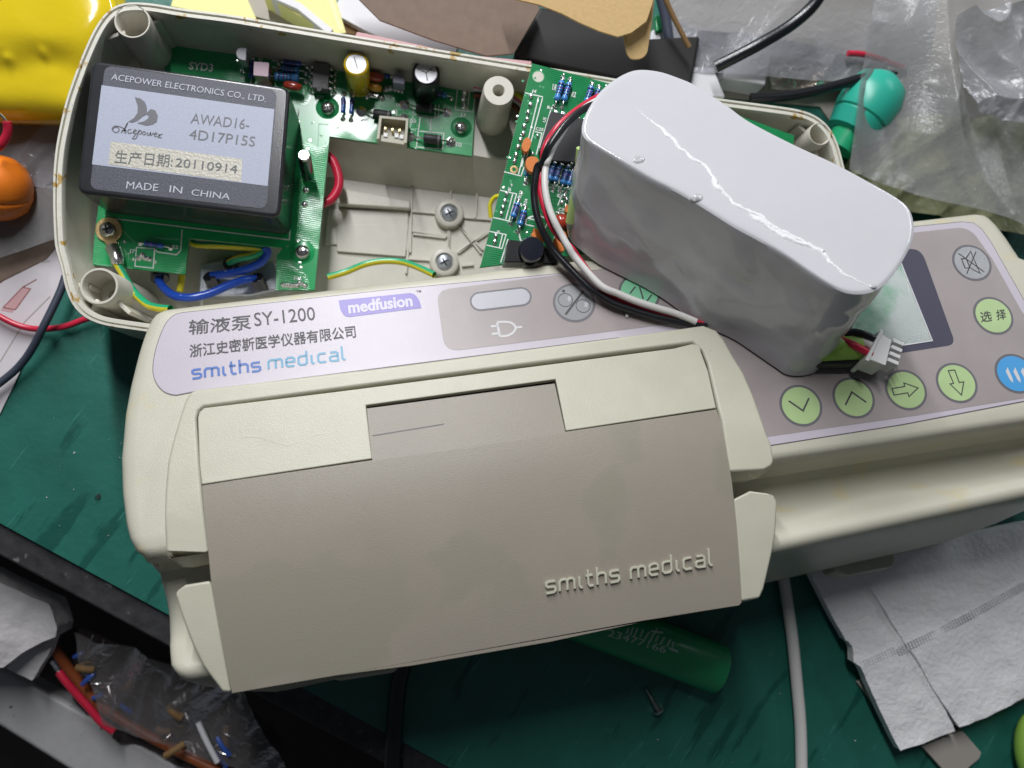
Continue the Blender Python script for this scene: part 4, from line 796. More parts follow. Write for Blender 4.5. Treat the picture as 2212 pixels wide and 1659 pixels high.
for z, a, b in ((zM, (1340, 300), (1250, 610)), (zM, (1455, 330), (1365, 620)), (zM, (1805, 385), (1720, 650)), (zM, (1915, 440), (1850, 640)), (zN, (640, 720), (560, 950)), (zN, (745, 840), (670, 1080)), (zN, (1195, 130), (1130, 370)), (zN, (1290, 150), (1225, 385)), (zN, (1410, 190), (1345, 430)), (zN, (1500, 220), (1435, 450))):
    resistor(ctl, z, a, b, CH + .14, .115)
resistor(ctl, zN, (790, 180), (780, 300), CH + .13, .10, bands=0)
for z, c in ((zM, (1360, 210)), (zM, (1472, 270)), (zM, (1805, 350)), (zM, (1920, 390)), (zM, (2032, 385)), (zM, (950, 1170)), (zM, (875, 1450))): blob(ctl, z(*c)[0], CH, .09, .7)
for k in range(40):
    x, y = rv.uniform(0, 1), rv.uniform(0, 1); z_ = (zM, zN)[k % 2]; q = z_(760 - 330 * y + 420 * x, 100 + 1450 * y)[0] if z_ is zM else z_(300 + 520 * x, 300 + 900 * y)[0]
    q = WF.p(q, CH); mb = MB(); mb.lathe(q, (0, 0, 1), [(0, .045), (.008, .04), (.009, .02), (.004, .016), (.004, 0)], 10); ctl.part('via', mb, 'trace' if k % 3 else 'solder', parent=cboard, smooth=0)
# large chips
mb = MB(); mb.prism(WF.pl(zM(1165, 770, 2212, 1040, 2212, 1620, 1160, 1560, 980, 1400), CH + .45), CH + .06, CH + .45); bc_ = ctl.part('chip', mb, 'chipb', bevel=.03, label='large black chip partly under the white pack')
for z, c in ((zM, (1240, 800)), (zM, (1350, 825)), (zM, (1460, 850)), (zM, (1585, 895)), (zM, (1700, 925)), (zN, (1160, 10)), (zN, (1230, 80)), (zN, (1280, 30)), (zN, (1340, 110)), (zN, (1385, 60)), (zN, (1445, 130)), (zN, (1490, 90))):
    p = WF.p(z(*c)[0], CH + .4); mb = MB(); mb.box((p.x, p.y, CH + .3), .16 if z is zM else .12, .2 if z is zM else .07, .24, -.25); ctl.part('pin', mb, 'solder', parent=bc_, bevel=.03)
mb = MB(); mb.prism(WF.pl(zN(490, 1295, 980, 1340, 1290, 1540, 1280, 1659, 430, 1659), CH + .9), CH, CH + .9); rly = ctl.part('relay', mb, 'black', bevel=.05, label='glossy black block by the board edge')
mb = MB(); a, b = WF.pl(zN(900, 1200, 840, 1480), CH + .9); mb.lathe((b.x, b.y, CH), (0, 0, 1), [(0, .42), (1.2, .42), (1.26, .38), (1.27, 0)], 28); ctl.part('small_capacitor', mb, 'black_sleeve', smooth=40)
mb = MB(); a = WF.p(zN(740, 1200)[0], CH); mb.ribbon([Vector((*p, 0)) for p in disc(a + Vector((.45, 0, 0)), .62, 0, 36)], .05, CH, CH + .008, closed=True); ctl.part('silkscreen_ring', mb, 'silk', smooth=0)
def disc_cap(T, pts, z, h0, h1, label=None):
    mb = MB(); q = WF.pl(z(*pts), h1); mb.prism(fillet(q, .12, 3), h0, h1); T.part('disc_capacitor', mb, 'orange_cap', bevel=.05, label=label)
disc_cap(ctl, (780, 1185, 830, 1200, 855, 1260, 840, 1340, 800, 1410, 760, 1425, 710, 1390, 700, 1320, 725, 1240), zM, CH + .15, CH + .42); disc_cap(ctl, (800, 1659, 770, 1600, 800, 1520, 860, 1490, 930, 1495, 975, 1540, 1000, 1659), zM, CH + .5, CH + .7) if False else None
disc_cap(ctl, (765, 60, 790, 10, 850, -20, 920, -10, 970, 30, 975, 120, 930, 215, 870, 245, 800, 210, 765, 150), zN, CH + .3, CH + .6); disc_cap(ctl, (885, 1110, 950, 1130, 1000, 1170, 1075, 1320, 1020, 1345, 930, 1330, 865, 1280, 850, 1200, 890, 1180), zN, CH + .6, CH + .85)
disc_cap(ctl, (1190, 1340, 1230, 1240, 1290, 1280, 1385, 1470, 1330, 1490, 1270, 1470), zN, CH + .6, CH + .85); disc_cap(ctl, (1310, 1150, 1380, 1160, 1430, 1270, 1400, 1300), zN, CH + .3, CH + .55); disc_cap(ctl, (1410, 730, 1450, 760, 1440, 860, 1395, 880, 1380, 820), zN, CH + .3, CH + .5)
dipped(ctl, zN, (1310, 910), (1320, 1130), CH + .35, .30, 'red_cap', 'dipped_capacitor')
# ================================================================== wires in the shell
def path(z, pts, hs, F=WF):
    q = z(*pts); n = len(q)
    if not isinstance(hs, (list, tuple)): hs = [hs] * n
    if len(hs) != n: hs = [hs[0] + (hs[-1] - hs[0]) * i / (n - 1) for i in range(n)]
    return [F.M @ F.p(a, h) for a, h in zip(q, hs)]
def wire(name, label, P_, r, m, cat='wire', group=None, n=12):
    mb = MB(); mb.tube(P_, r, n); b = min(P_, key=lambda p: p.z); return single(name, mb, m, label, cat, b, group=group, smooth=60)
def split_tube(P_, r, lo):
    mb = MB(); mb.tube(P_, r, 16, caps=False); Q = smooth_path(P_, 6); keep = []
    for f in mb.f:
        i = min(f[0] // 16, len(Q) - 2); d = Q[i + 1] - Q[i]; c = sum((mb.v[k] for k in f), Vector()) / 4 - (Q[i] + Q[i + 1]) / 2
        if (c.x * -d.y + c.y * d.x > 0) == lo: keep.append(f)
    mb.f = keep; return mb
def earth_wire(label, P_, r, group='green and yellow earth wires in the shell'):
    b = min(P_, key=lambda p: p.z); T = Thing('earth_wire', label, 'wire', WF, b, group)
    T.part('green_side', split_tube(P_, r, True), 'w_green', smooth=70); T.part('yellow_side', split_tube(P_, r, False), 'w_yel', smooth=70); return T
ew = earth_wire('green and yellow wire with a brass ring terminal screwed to the power board', path(zE, (765, 255, 800, 310, 870, 430, 960, 520, 1040, 548, 1120, 556), [2.7, 2.75, 3.0, 3.4, 3.9, 4.2]), .135)
rc_ = WF.p(zE(715, 35)[0], BH + .06); mb = MB(); mb.lathe((rc_.x, rc_.y, BH + .01), (0, 0, 1), [(0, .45), (.07, .45), (.09, .43), (.09, .24)], 32); rt = ew.part('ring_terminal', mb, 'brass', smooth=40)
mb = MB(); q = WF.pl(zE(680, 100, 760, 90, 785, 175, 715, 190), BH + .14); mb.prism(q, BH + .02, BH + .12); ew.part('terminal_neck', mb, 'brass', parent=rt, bevel=.02)
mb = MB(); mb.tube(path(zE, (740, 160, 765, 215, 772, 262), [2.5, 2.7, 2.7]), .2, 12, rs=(.26, .2)); ew.part('crimp', mb, 'solder', parent=rt)
s_ = screw_head(ew, WF, zE(702, 32)[0], BH + .18, .28, name='terminal_screw')
earth_wire('green and yellow wire curling over the blue wires by the power inlet', path(zE, (1250, 95, 1290, 130, 1450, 138, 1620, 150, 1700, 160, 1720, 175, 1660, 205, 1560, 225, 1505, 250), [1.6, 1.7, 1.8, 1.9, 2.0, 2.0, 2.0, 1.8, 1.5]), .13)
earth_wire('green and yellow wire arching over the white bay floor towards the pump edge', path(zF, (-60, 345, 60, 310, 180, 262, 300, 240, 420, 245, 520, 275, 640, 330), [2.2, 2.2, 2.0, 2.0, 2.1, 2.4, 2.8]), .12)
bl = Thing('blue_wire', 'thick blue wire with black sleeves, looping from the board to the power inlet', 'wire', WF, WF.p(zE(1100, 400)[0], 1.3))
for nm, P_, r in (('wire', path(zE, (1035, 350, 1070, 410, 1140, 465, 1240, 480, 1370, 455, 1500, 400, 1600, 365, 1680, 355), [1.7, 1.9, 2.2, 2.3, 2.2, 2.0, 1.8, 1.5]), .15), ('wire', path(zE, (1745, 145, 1755, 190, 1710, 250, 1600, 300, 1480, 325, 1390, 335), [2.1, 2.0, 1.9, 1.8, 1.6, 1.4]), .15)):
    mb = MB(); mb.tube(P_, r, 14); bl.part(nm, mb, 'w_blue', smooth=70)
for P_, r in ((path(zE, (1048, 310, 1052, 362), [1.6, 1.75]), .33), (path(zE, (1375, 335, 1405, 385), [1.5, 1.2]), .26), (path(zE, (1680, 345, 1715, 410), [1.6, 1.2]), .26), (path(zE, (1500, 250, 1530, 268), [1.5, 1.2]), .26)):
    mb = MB(); mb.tube(P_, r, 16, sub=1); bl.part('black_sleeve', mb, 'black_sleeve', bevel=.04)
wire('yellow_wire', 'short dull yellow wire hanging down beside the tab of the power board', path(zE, (1195, 320, 1190, 380, 1180, 440), 1.6), .12, 'w_yel')
wire('red_wire', 'dark red wire loop showing in the white bay beside the power board', path(zB, (290, 1010, 345, 1060, 380, 1160, 375, 1240, 330, 1310, 270, 1335), 1.7), .17, 'w_red')
wire('yellow_wire', 'thin yellow wire looping out from under the control board edge', path(zB, (1440, 1285, 1400, 1300, 1375, 1350, 1380, 1430), [3.0, 2.9, 2.8, 2.7]), .08, 'w_yel')
for k, (m, lb) in enumerate((('w_yel', 'yellow'), ('w_pink', 'magenta'), ('w_white', 'white'), ('w_black', 'black'), ('w_brown', 'brown'))):
    wire(lb + '_wire', lb + ' wire of the flat bundle behind the white post', path(zM, (-60, 330 + 45 * k, 300, 370 + 50 * k, 600, 500 + 50 * k, 760, 620 + 60 * k), [2.8 - .1 * k] * 4), .11, m)
# ================================================================== the white battery pack
pack = Thing('battery_pack', 'glossy white shrink-wrapped battery pack with three wires, lying over the screen', 'battery pack', PF, (12, 2, .1))
PH = 4.1
zW = Z(1824, 0, 1824)
TW = [300, 545, 320, 480, 370, 400, 430, 345, 500, 305, 560, 293, 640, 303, 720, 330, 780, 355, 850, 398, 930, 450, 1010, 508, 1120, 568, 1260, 638, 1400, 703, 1560, 790, 1680, 860, 1725, 905, 1742, 970, 1735, 1040, 1690, 1130, 1640, 1200, 1590, 1245, 1530, 1266, 1460, 1265, 1390, 1238, 1300, 1182, 1180, 1100, 1060, 1032, 960, 978, 860, 915, 780, 865, 700, 820, 600, 770, 500, 712, 420, 665, 360, 628, 312, 590]
T0 = [PF.p(q, PH) for q in zW(*TW)]; BZ = .12
known = {0: (232, 955), 21: (1415, 1475), 22: (1335, 1588), 23: (1278, 1622), 24: (1195, 1622), 25: (1140, 1590), 26: (1055, 1532), 27: (962, 1470), 28: (875, 1430), 29: (795, 1395), 30: (705, 1330), 31: (640, 1285), 32: (560, 1238), 33: (465, 1190), 34: (372, 1140), 35: (300, 1085), 36: (255, 1045), 37: (236, 1002)}
B0 = []; o_a = PF.p(zW(*known[0])[0], BZ) - T0[0]; o_b = PF.p(zW(*known[21])[0], BZ) - T0[21]
for i in range(len(T0)):
    if i in known: B0.append(PF.p(zW(*known[i])[0], BZ))
    else: t = i / 21; q = T0[i] + o_a.lerp(o_b, t); q.z = BZ; q.y -= .0; B0.append(q)
def densify(P_, k=4):
    out = []; m = len(P_)
    for i in range(m):
        a, b, c, d = P_[i - 1], P_[i], P_[(i + 1) % m], P_[(i + 2) % m]
        for j in range(k):
            t = j / k; out.append(.5 * ((2 * b) + (c - a) * t + (2 * a - 5 * b + 4 * c - d) * t * t + (3 * b - a - 3 * c + d) * t ** 3))
    return out
TL = densify(T0); BL = densify(B0); n_ = len(TL)
cT = sum(TL, Vector()) / n_; cB = sum(BL, Vector()) / n_
def pk(i, t):                                              # side surface: t=0 bottom, 1 top
    p = BL[i].lerp(TL[i], t); c = cB.lerp(cT, t)
    w = (noise.noise(Vector((p.x * .5, p.y * .5, p.z * .8))) * .08 + (abs(noise.noise(Vector((p.x * .9 + p.z * .5, p.y * .9, p.z * .6 + 9)))) - .2) * .14) * math.sin(math.pi * min(1, t * 1.02)) ** .6
    o = (p - c).normalized(); return p + Vector((o.x, o.y, 0)) * (w - .02)
vs = []; fs = []; R_ = 30
for k in range(R_ + 1):
    t = k / R_ * .985
    for i in range(n_): vs.append(pk(i, t))
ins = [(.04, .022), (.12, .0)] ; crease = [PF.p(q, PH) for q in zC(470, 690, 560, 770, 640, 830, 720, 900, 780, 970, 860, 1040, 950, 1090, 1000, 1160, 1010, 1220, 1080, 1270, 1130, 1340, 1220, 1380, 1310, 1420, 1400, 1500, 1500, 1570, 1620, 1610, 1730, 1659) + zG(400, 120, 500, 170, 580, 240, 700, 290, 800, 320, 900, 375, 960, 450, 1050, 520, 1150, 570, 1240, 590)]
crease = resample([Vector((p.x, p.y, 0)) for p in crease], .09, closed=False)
def top_z(p): return .02 * noise.noise(Vector((p.x * .5, p.y * .5, 0)))
KR = 26
for k in range(KR + 1):
    f = 1 - (k / KR) ** 1.5
    for i in range(n_):
        e = pk(i, 1.0); p = cT + (e - cT) * (f * .985 + .0) ; edge = (e - cT).length * (1 - f * .985); 
        z = PH - .05 * math.exp(-(edge / .05)) + top_z(p) * min(1, edge / .3)
        vs.append(Vector((p.x, p.y, z)))
rows_ = R_ + 1 + KR + 1
fs = [(r * n_ + i, r * n_ + (i + 1) % n_, (r + 1) * n_ + (i + 1) % n_, (r + 1) * n_ + i) for r in range(rows_ - 1) for i in range(n_)] + [tuple(range(n_ - 1, -1, -1))]
mb = MB(); mb.add(vs, fs); pack.part('shrink_wrap', mb, 'wrap', smooth=32)
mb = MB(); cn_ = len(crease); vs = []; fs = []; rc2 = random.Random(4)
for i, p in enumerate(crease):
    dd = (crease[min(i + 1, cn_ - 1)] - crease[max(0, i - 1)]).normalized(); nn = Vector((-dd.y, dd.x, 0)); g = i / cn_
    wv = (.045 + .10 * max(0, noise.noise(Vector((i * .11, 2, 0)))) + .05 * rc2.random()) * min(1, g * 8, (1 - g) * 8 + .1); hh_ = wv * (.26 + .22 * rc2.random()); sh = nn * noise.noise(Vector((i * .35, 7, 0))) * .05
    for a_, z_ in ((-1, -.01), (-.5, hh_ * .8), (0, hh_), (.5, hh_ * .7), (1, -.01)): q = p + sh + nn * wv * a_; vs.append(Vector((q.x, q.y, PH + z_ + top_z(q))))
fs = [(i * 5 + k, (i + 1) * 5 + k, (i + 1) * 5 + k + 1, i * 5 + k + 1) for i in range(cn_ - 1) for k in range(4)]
mb.add(vs, fs); pack.part('wrap_crease', mb, 'crease', smooth=60)  # fold strip whiter than the wrap, its highlight painted on
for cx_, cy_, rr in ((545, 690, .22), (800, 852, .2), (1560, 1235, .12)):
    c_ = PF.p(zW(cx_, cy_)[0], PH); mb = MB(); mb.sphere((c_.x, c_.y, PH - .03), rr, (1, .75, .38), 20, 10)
    for v in mb.v: v += Vector((0, 0, .04 * noise.noise(v * 6))); pack.part('wrap_blister', mb, 'crease', smooth=80)  # blisters take the same painted highlight colour
# green cell skins showing at both open ends
mb = MB(); q = [PF.p(a, h) for a, h in zip(zW(300, 640, 290, 750, 272, 860, 252, 960), (2.9, 2.2, 1.5, .8))]; mb.tube(q, .16, 12); pack.part('cell_skin', mb, 'limes')
mb = MB(); a = PF.p(zG(1000, 1000)[0], .7); b = PF.p(zG(890, 1130)[0], .5); mb.tube(path(zG, (860, 1040, 1150, 1000), [.75, .75], PF) and [PF.p(zG(800, 1000)[0], .8), PF.p(zG(1120, 985)[0], .8)], .42, 20, sub=1); pack.part('cell_skin', mb, 'lime')
mb = MB(); mb.tube([PF.p(zG(800, 1050)[0], .45), PF.p(zG(1160, 1050)[0], .42)], .38, 16, sub=1); pack.part('cell_end', mb, 'black')
# the three leads: out of the upper end, round, and under the pack to the connector
def pw(name, m, pts, hs, r=.125):
    mb = MB(); q = [PF.p(a, h) for a, h in zip(pts, hs)]; mb.tube(q, r, 12); return pack.part(name, mb, m, smooth=70)
bk = zM(2150, 560, 2010, 640, 1800, 690, 1600, 800, 1420, 960, 1250, 1170, 1110, 1380, 1030, 1600) + zN(950, 150, 905, 400, 895, 600, 925, 850, 1000, 1100, 1100, 1290) + zN(1230, 1500) + zQ(440, 60, 640, 210, 860, 340, 1150, 440, 1500, 540, 1900, 620, 2200, 670)
hb_ = [2.1, 2.15, 2.2, 2.2, 2.2, 2.15, 2.0, 1.65, 1.5, 1.3, 1.15, 1.0, .85, .7, .55, .42, .35, .3, .26, .24, .22, .2]
pw('black_lead', 'w_black', bk, hb_[:len(bk)], .12)
rd = zM(2200, 400, 2020, 500, 1800, 610, 1600, 740, 1420, 880, 1250, 1050, 1120, 1240, 1050, 1420) + zN(1040, 60, 1000, 300, 985, 450, 1020, 650, 1080, 860, 1170, 1080, 1290, 1250, 1480, 1430, 1600, 1600) + zQ(640, 80, 830, 220, 1080, 330, 1400, 440, 1800, 560, 2150, 640)
hr_ = [1.7, 1.75, 1.8, 1.8, 1.8, 1.75, 1.6, 1.5, 1.4, 1.3, 1.2, 1.1, 1.0, .9, .8, .7, .5, .35, .3, .27, .25, .22, .2]
pw('red_lead', 'w_red', rd, hr_[:len(rd)], .11)
wh = zM(2200, 440, 2030, 540, 1820, 640, 1620, 770, 1460, 920, 1330, 1120, 1200, 1340, 1110, 1560) + zN(1080, 150, 1065, 400, 1090, 620, 1140, 820, 1220, 1020, 1320, 1210, 1440, 1420, 1560, 1600) + zQ(640, 60, 900, 185, 1150, 290, 1450, 390, 1750, 480, 2050, 600)
hw_ = [1.75, 1.75, 1.8, 1.8, 1.8, 1.8, 1.75, 1.75, 1.6, 1.5, 1.4, 1.3, 1.2, 1.05, .95, .8, .65, .55, .5, .45, .4, .35]
pw('white_lead', 'w_white', wh, hw_[:len(wh)], .115)
pw('black_lead', 'w_black', zG(1000, 905, 1080, 890, 1160, 905, 1240, 940), [1.1, 1.15, 1.2, 1.2], .12); pw('white_lead', 'w_white', zG(1000, 940, 1070, 935, 1150, 955, 1225, 985), [1.0, 1.05, 1.1, 1.15], .12)
pw('red_lead', 'w_red', zG(960, 925, 1030, 950, 1110, 985, 1210, 1040), [.95, 1.1, 1.2, 1.15], .125)
cq = [PF.p(a, 1.3) for a in zG(1278, 905, 1415, 965, 1390, 1085, 1335, 1118, 1200, 1075)]
mb = MB(); q = [PF.p(a, 1.25) for a in zG(1275, 900, 1345, 945, 1305, 1110, 1200, 1070)]; mb.prism(q, .35, 1.25); cn = pack.part('plug', mb, 'connw', bevel=.03, label='white three-pole plug of the battery leads')
mb = MB(); q = [PF.p(a, 1.3) for a in zG(1268, 875, 1288, 885, 1190, 1085, 1165, 1075)]; mb.prism(q, .3, 1.34); pack.part('plug_collar', mb, 'connw', parent=cn, bevel=.02)
for k in range(4):
    f = k / 3; a = PF.p(zG(1350 - 18 * f * 2, 945 + 125 * f)[0], 1.15); d = (PF.p(zG(1415, 970)[0], 1.15) - PF.p(zG(1345, 940)[0], 1.15)); mb = MB(); c_ = a + d * .5; mb.box((c_.x, c_.y, .85), d.length, .13, .7, math.atan2(d.y, d.x)); pack.part('plug_rib', mb, 'connw', parent=cn, bevel=.02)
mb = MB(); q = [PF.p(a, .8) for a in zG(1335, 960, 1400, 985, 1380, 1090, 1310, 1100)]; mb.prism(q, .4, .8); pack.part('plug_core', mb, 'chip', parent=cn)
# ================================================================== around the shell: left side
def slabthing(name, label, cat, pts, h0, h1, m, bevel=.05, rr=0, **kw):
    q = WF.pl(pts, h1); mb = MB(); mb.prism(fillet(q, rr, 6) if rr else q, h0, h1); b = sum(q, Vector()) / len(q); b.z = h0
    return single(name, mb, m, label, cat, b, bevel=bevel, **kw)
def sheet(quad, hs, nu, nv, amp, sc, seed=0, ridged=False, fold=.9, ratio=.28):
    """a crumpled sheet spanned by four corners"""
    c = [WF.p(q, h) for q, h in zip(quad, hs)]; vs = []; mb = MB()
    for j in range(nv + 1):
        for i in range(nu + 1):
            u, v = i / nu, j / nv; p = c[0].lerp(c[1], u).lerp(c[3].lerp(c[2], u), v)
            ca, sa = math.cos(fold), math.sin(fold); wx = p.x + 1.5 * noise.noise(Vector((p.x * .12, p.y * .12, seed + 3))); wy = p.y + 1.5 * noise.noise(Vector((p.x * .12, p.y * .12, seed + 30)))
            s_ = Vector(((wx * ca + wy * sa) * sc * ratio, (-wx * sa + wy * ca) * sc, seed)) 
            if ridged:
                s2 = Vector((p.x * .4, p.y * .4, seed + 11)); pt = max(0, noise.noise(s2 * .9)) * 2.6
                z = (1 - abs(noise.noise(s_)) * 2.6) * .75 + (1 - abs(noise.noise(s_ * 2.1 + Vector((5, 1, 2)))) * 2.2) * .25 + pt * (noise.noise(s2 * 4.2) * .16 + (abs(noise.noise(s2 * 7.5))) * .10) - .5
            else: z = noise.noise(s_) + .4 * noise.noise(s_ * 2.1)
            w = noise.noise_vector(s_ * .9 + Vector((3, 7, 1))) * amp * .5
            p = p + Vector((w.x, w.y, z * amp)); vs.append(p)
    fs = [(j * (nu + 1) + i, j * (nu + 1) + i + 1, (j + 1) * (nu + 1) + i + 1, (j + 1) * (nu + 1) + i) for j in range(nv) for i in range(nu)]
    return mb.add(vs, fs)
# yellow shrink-wrapped pack, upper left
yp = Thing('yellow_battery_pack', 'yellow shrink-wrapped battery pack at the upper left corner, beside the opened shell', 'battery pack', WF, WF.p((60, 100), 0))
yc = WF.pl([(-160, -140), (232, -140), (252, 30), (212, 110), (165, 238), (90, 225), (-160, 215)], 3.0)
vs = []; 
NU, NV = 90, 60; a0, b0 = WF.p((-170, 232), 3.2), WF.p((262, -150), 3.2)
bnd = fillet(WF.pl([(-170, -150), (225, -150), (262, 20), (222, 100), (182, 244), (80, 232), (-170, 222)], 3.4), .5, 5)
bnd = resample(bnd, .25); cY = sum(bnd, Vector()) / len(bnd); nY = len(bnd)
ridge = WF.p((60, 103), 3.4).y
for k in range(36):
    f = 1 - k / 35; 
    for i in range(nY):
        p = cY + (bnd[i] - cY) * (f ** .75); e = (bnd[i] - p).length; z = 3.4 - .9 * math.exp(-e / .28)
        z -= .55 / (1 + math.exp((p.y - ridge) * 4.5)); z += .10 * math.sin(p.x * 2.1) * math.exp(-((p.y - ridge + .15) / .35) ** 2) + .03 * noise.noise(Vector((p.x * .8, p.y * .8, 4)))
        z += .12 * math.exp(-((p.x - WF.p((97, 120), 3).x) ** 2 + (p.y - WF.p((97, 118), 3).y) ** 2) / .02) + .12 * math.exp(-((p.x - WF.p((20, 132), 3).x) ** 2 + (p.y - WF.p((20, 130), 3).y) ** 2) / .02)
        vs.append(Vector((p.x, p.y, z)))
lo = [Vector((cY.x + (p.x - cY.x) * .88, cY.y + (p.y - cY.y) * .86, .3)) for p in bnd]; mb = MB(); vs = lo + vs
fs = [(r * nY + i, r * nY + (i + 1) % nY, (r + 1) * nY + (i + 1) % nY, (r + 1) * nY + i) for r in range(36) for i in range(nY)] + [tuple(range(nY - 1, -1, -1))]
mb.add(vs, fs); yp.part('shrink_wrap', mb, 'yellow_wrap', smooth=80)
mb = MB(); mb.tube(WF.pl([(222, -30), (240, 10), (246, 40)], 3.0), .22, 10); yp.part('wrap_fold', mb, 'yellow_wrap')
# orange rubber bulb with a red lead
ob_ = Thing('orange_bulb', 'orange rubber bulb cut by the left edge, below the yellow pack', 'rubber bulb', WF, WF.p((5, 400), .2))
c_ = WF.p((-8, 382), 1.6); c2 = WF.p((-6, 424), 1.2); mb = MB(); K_ = .70
ax = (c_ - c2); L_ = ax.length; mb.lathe((c_ + c2) / 2 - ax.normalized() * 1.12, ax, [(a * K_, b * K_) for a, b in [(0, .4), (.15, 1.0), (.5, 1.42), (1.0, 1.6), (1.18, 1.64), (1.24, 1.59), (1.30, 1.64), (1.6, 1.66), (2.1, 1.6), (2.6, 1.35), (2.95, .95), (3.1, .5), (3.15, .0)]], 48); ob_.part('bulb', mb, 'orange', smooth=60)
wire('red_wire', 'short red wire with a bare tinned end, above the orange bulb', path(zP, (-30, 760, 40, 690, 110, 560, 130, 440, 110, 340), [2.6, 2.7, 2.8, 2.9, 3.0]), .15, 'w_red')
wire('bare_strand', 'tinned wire strand rising from the red wire at the left edge', path(zP, (105, 330, 50, 260, -30, 190), [3.0, 3.1, 3.2]), .05, 'solder', cat='wire end')
# brown card under the clear bag, clear bag, printed paper
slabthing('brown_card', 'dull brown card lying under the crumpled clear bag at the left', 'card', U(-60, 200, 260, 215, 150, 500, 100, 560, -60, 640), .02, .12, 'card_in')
mb = sheet(zP(-200, 260, 1300, 380, 1050, 1500, -200, 1250), [.8, 1.2, .9, .6], 90, 70, .38, .55, 3, True); single('clear_bag', mb, 'film2', 'crumpled clear plastic bag between the orange bulb and the shell', 'plastic bag', WF.p((80, 330), .3), smooth=180)
mb = sheet(zE(-200, -200, 400, -260, 440, 60, -200, 280), [.8, .9, .7, .6], 70, 50, .30, .6, 13, True); single('clear_bag', mb, 'film', 'clear plastic film lying on the printed paper left of the shell', 'plastic bag', WF.p((80, 500), .3), smooth=180)
pp = Thing('printed_sheet', 'white printed sheet with pink drawings on the left of the mat', 'paper', WF, WF.p((60, 650), .02))
mb = MB(); mb.prism(WF.pl(zE(-300, 130, 120, 20, 420, 140, 405, 400, 300, 620, 230, 760, 0, 1240, -300, 1500), .08), .02, .08); pg_ = pp.part('sheet', mb, 'paper', smooth=0)
for pts in ((20, 545, 150, 410, 200, 422, 100, 558), (0, 220, 200, 150, 330, 190, 120, 300, 0, 320), (10, 550, 90, 562, 80, 578, 5, 565)):
    mb = MB(); mb.flat(WF.pl(zE(*pts), .09), .086); pp.part('pink_print', mb, 'pinkp', parent=pg_, smooth=0)
for pts in ((0, 385, 115, 285), (20, 545, 150, 410, 200, 422, 100, 558, 20, 545), (150, 410, 240, 360), (0, 900, 160, 640, 330, 470), (0, 330, 220, 250, 330, 240)):
    mb = MB(); mb.ribbon(WF.pl(zE(*pts), .09), .035, .087, .09); pp.part('print_line', mb, 'redl' if pts[0] in (20, 150) or pts[1] == 385 else 'grey_strip', parent=pg_, smooth=0)
wire('red_wire', 'red wire crossing the printed sheet and ending under the shell', path(zE, (-60, 570, 0, 605, 100, 655, 200, 682, 310, 685, 430, 668, 550, 625, 640, 600), [.5, .5, .45, .4, .4, .4, .4, .4]), .115, 'w_red')
wire('dark_cable', 'thin dark blue-black cable crossing the red wire at the left', path(zE, (430, 340, 400, 430, 340, 560, 280, 680, 225, 790, 160, 890, 80, 975, -60, 1085), [.9, .95, 1.0, 1.0, .8, .6, .5, .5]), .14, 'navy', cat='cable')
# ================================================================== background, top
slabthing('grey_card', 'grey-brown card with thin white edges lying behind the shell at the top', 'card', zA(1520, -120, 1500, 60, 2300, 280, 2500, 100, 1900, -60), .1, .5, 'grey_sheet', bevel=.02)
slabthing('pale_yellow_sheet', 'pale yellow foam sheet behind the upper left of the shell', 'sheet', zA(1180, -150, 1120, 40, 1700, 160, 1560, -150), .1, .9, 'yellow_sheet', bevel=.02)
ys = Thing('yellow_folder', 'pale yellow folder corner with a bright yellow line, top centre-left', 'folder', WF, WF.p(zB(200, 60)[0], .5))
mb = MB(); mb.prism(WF.pl(zB(60, -80, 340, -80, 430, 215, 330, 230, -120, -40), 1.6), .5, 1.6); ysb = ys.part('cover', mb, 'yellow_sheet', bevel=.02)
mb = MB(); mb.ribbon(WF.pl(zB(305, -80, 395, 200), 1.6), .14, 1.603, 1.61); ys.part('yellow_line', mb, 'w_yel', parent=ysb, smooth=0)
for i_, (pts, lb) in enumerate((((-60, -40, 120, 40, 330, 210), 'thin white strip beside the yellow folder'), ((380, 0, 620, 130, 900, 260, 1150, 350), 'long blurred white bar behind the rim of the shell'))):
    mb = MB(); mb.ribbon(WF.pl(zB(*pts), 1.8 if i_ == 0 else 1.2), .28 if i_ == 0 else 1.15, .6, 1.8 if i_ == 0 else 1.2); single('white_strip', mb, 'white_box', lb, 'plastic strip', WF.p(zB(*pts[:2])[0], .6), bevel=.04)
slabthing('wooden_stick', 'brown wooden strip between the yellow folder and the white bar', 'wood strip', zB(380, 40, 620, 130, 900, 260, 1000, 300, 900, 310, 430, 220), .1, .9, 'card_edge')
slabthing('pink_edged_sheet', 'pale sheet with a pinkish edge showing behind the long rim', 'sheet', zB(500, 205, 900, 290, 1150, 350, 1650, 400, 1640, 480, 900, 380, 480, 260), .3, 3.6, 'pinkp')
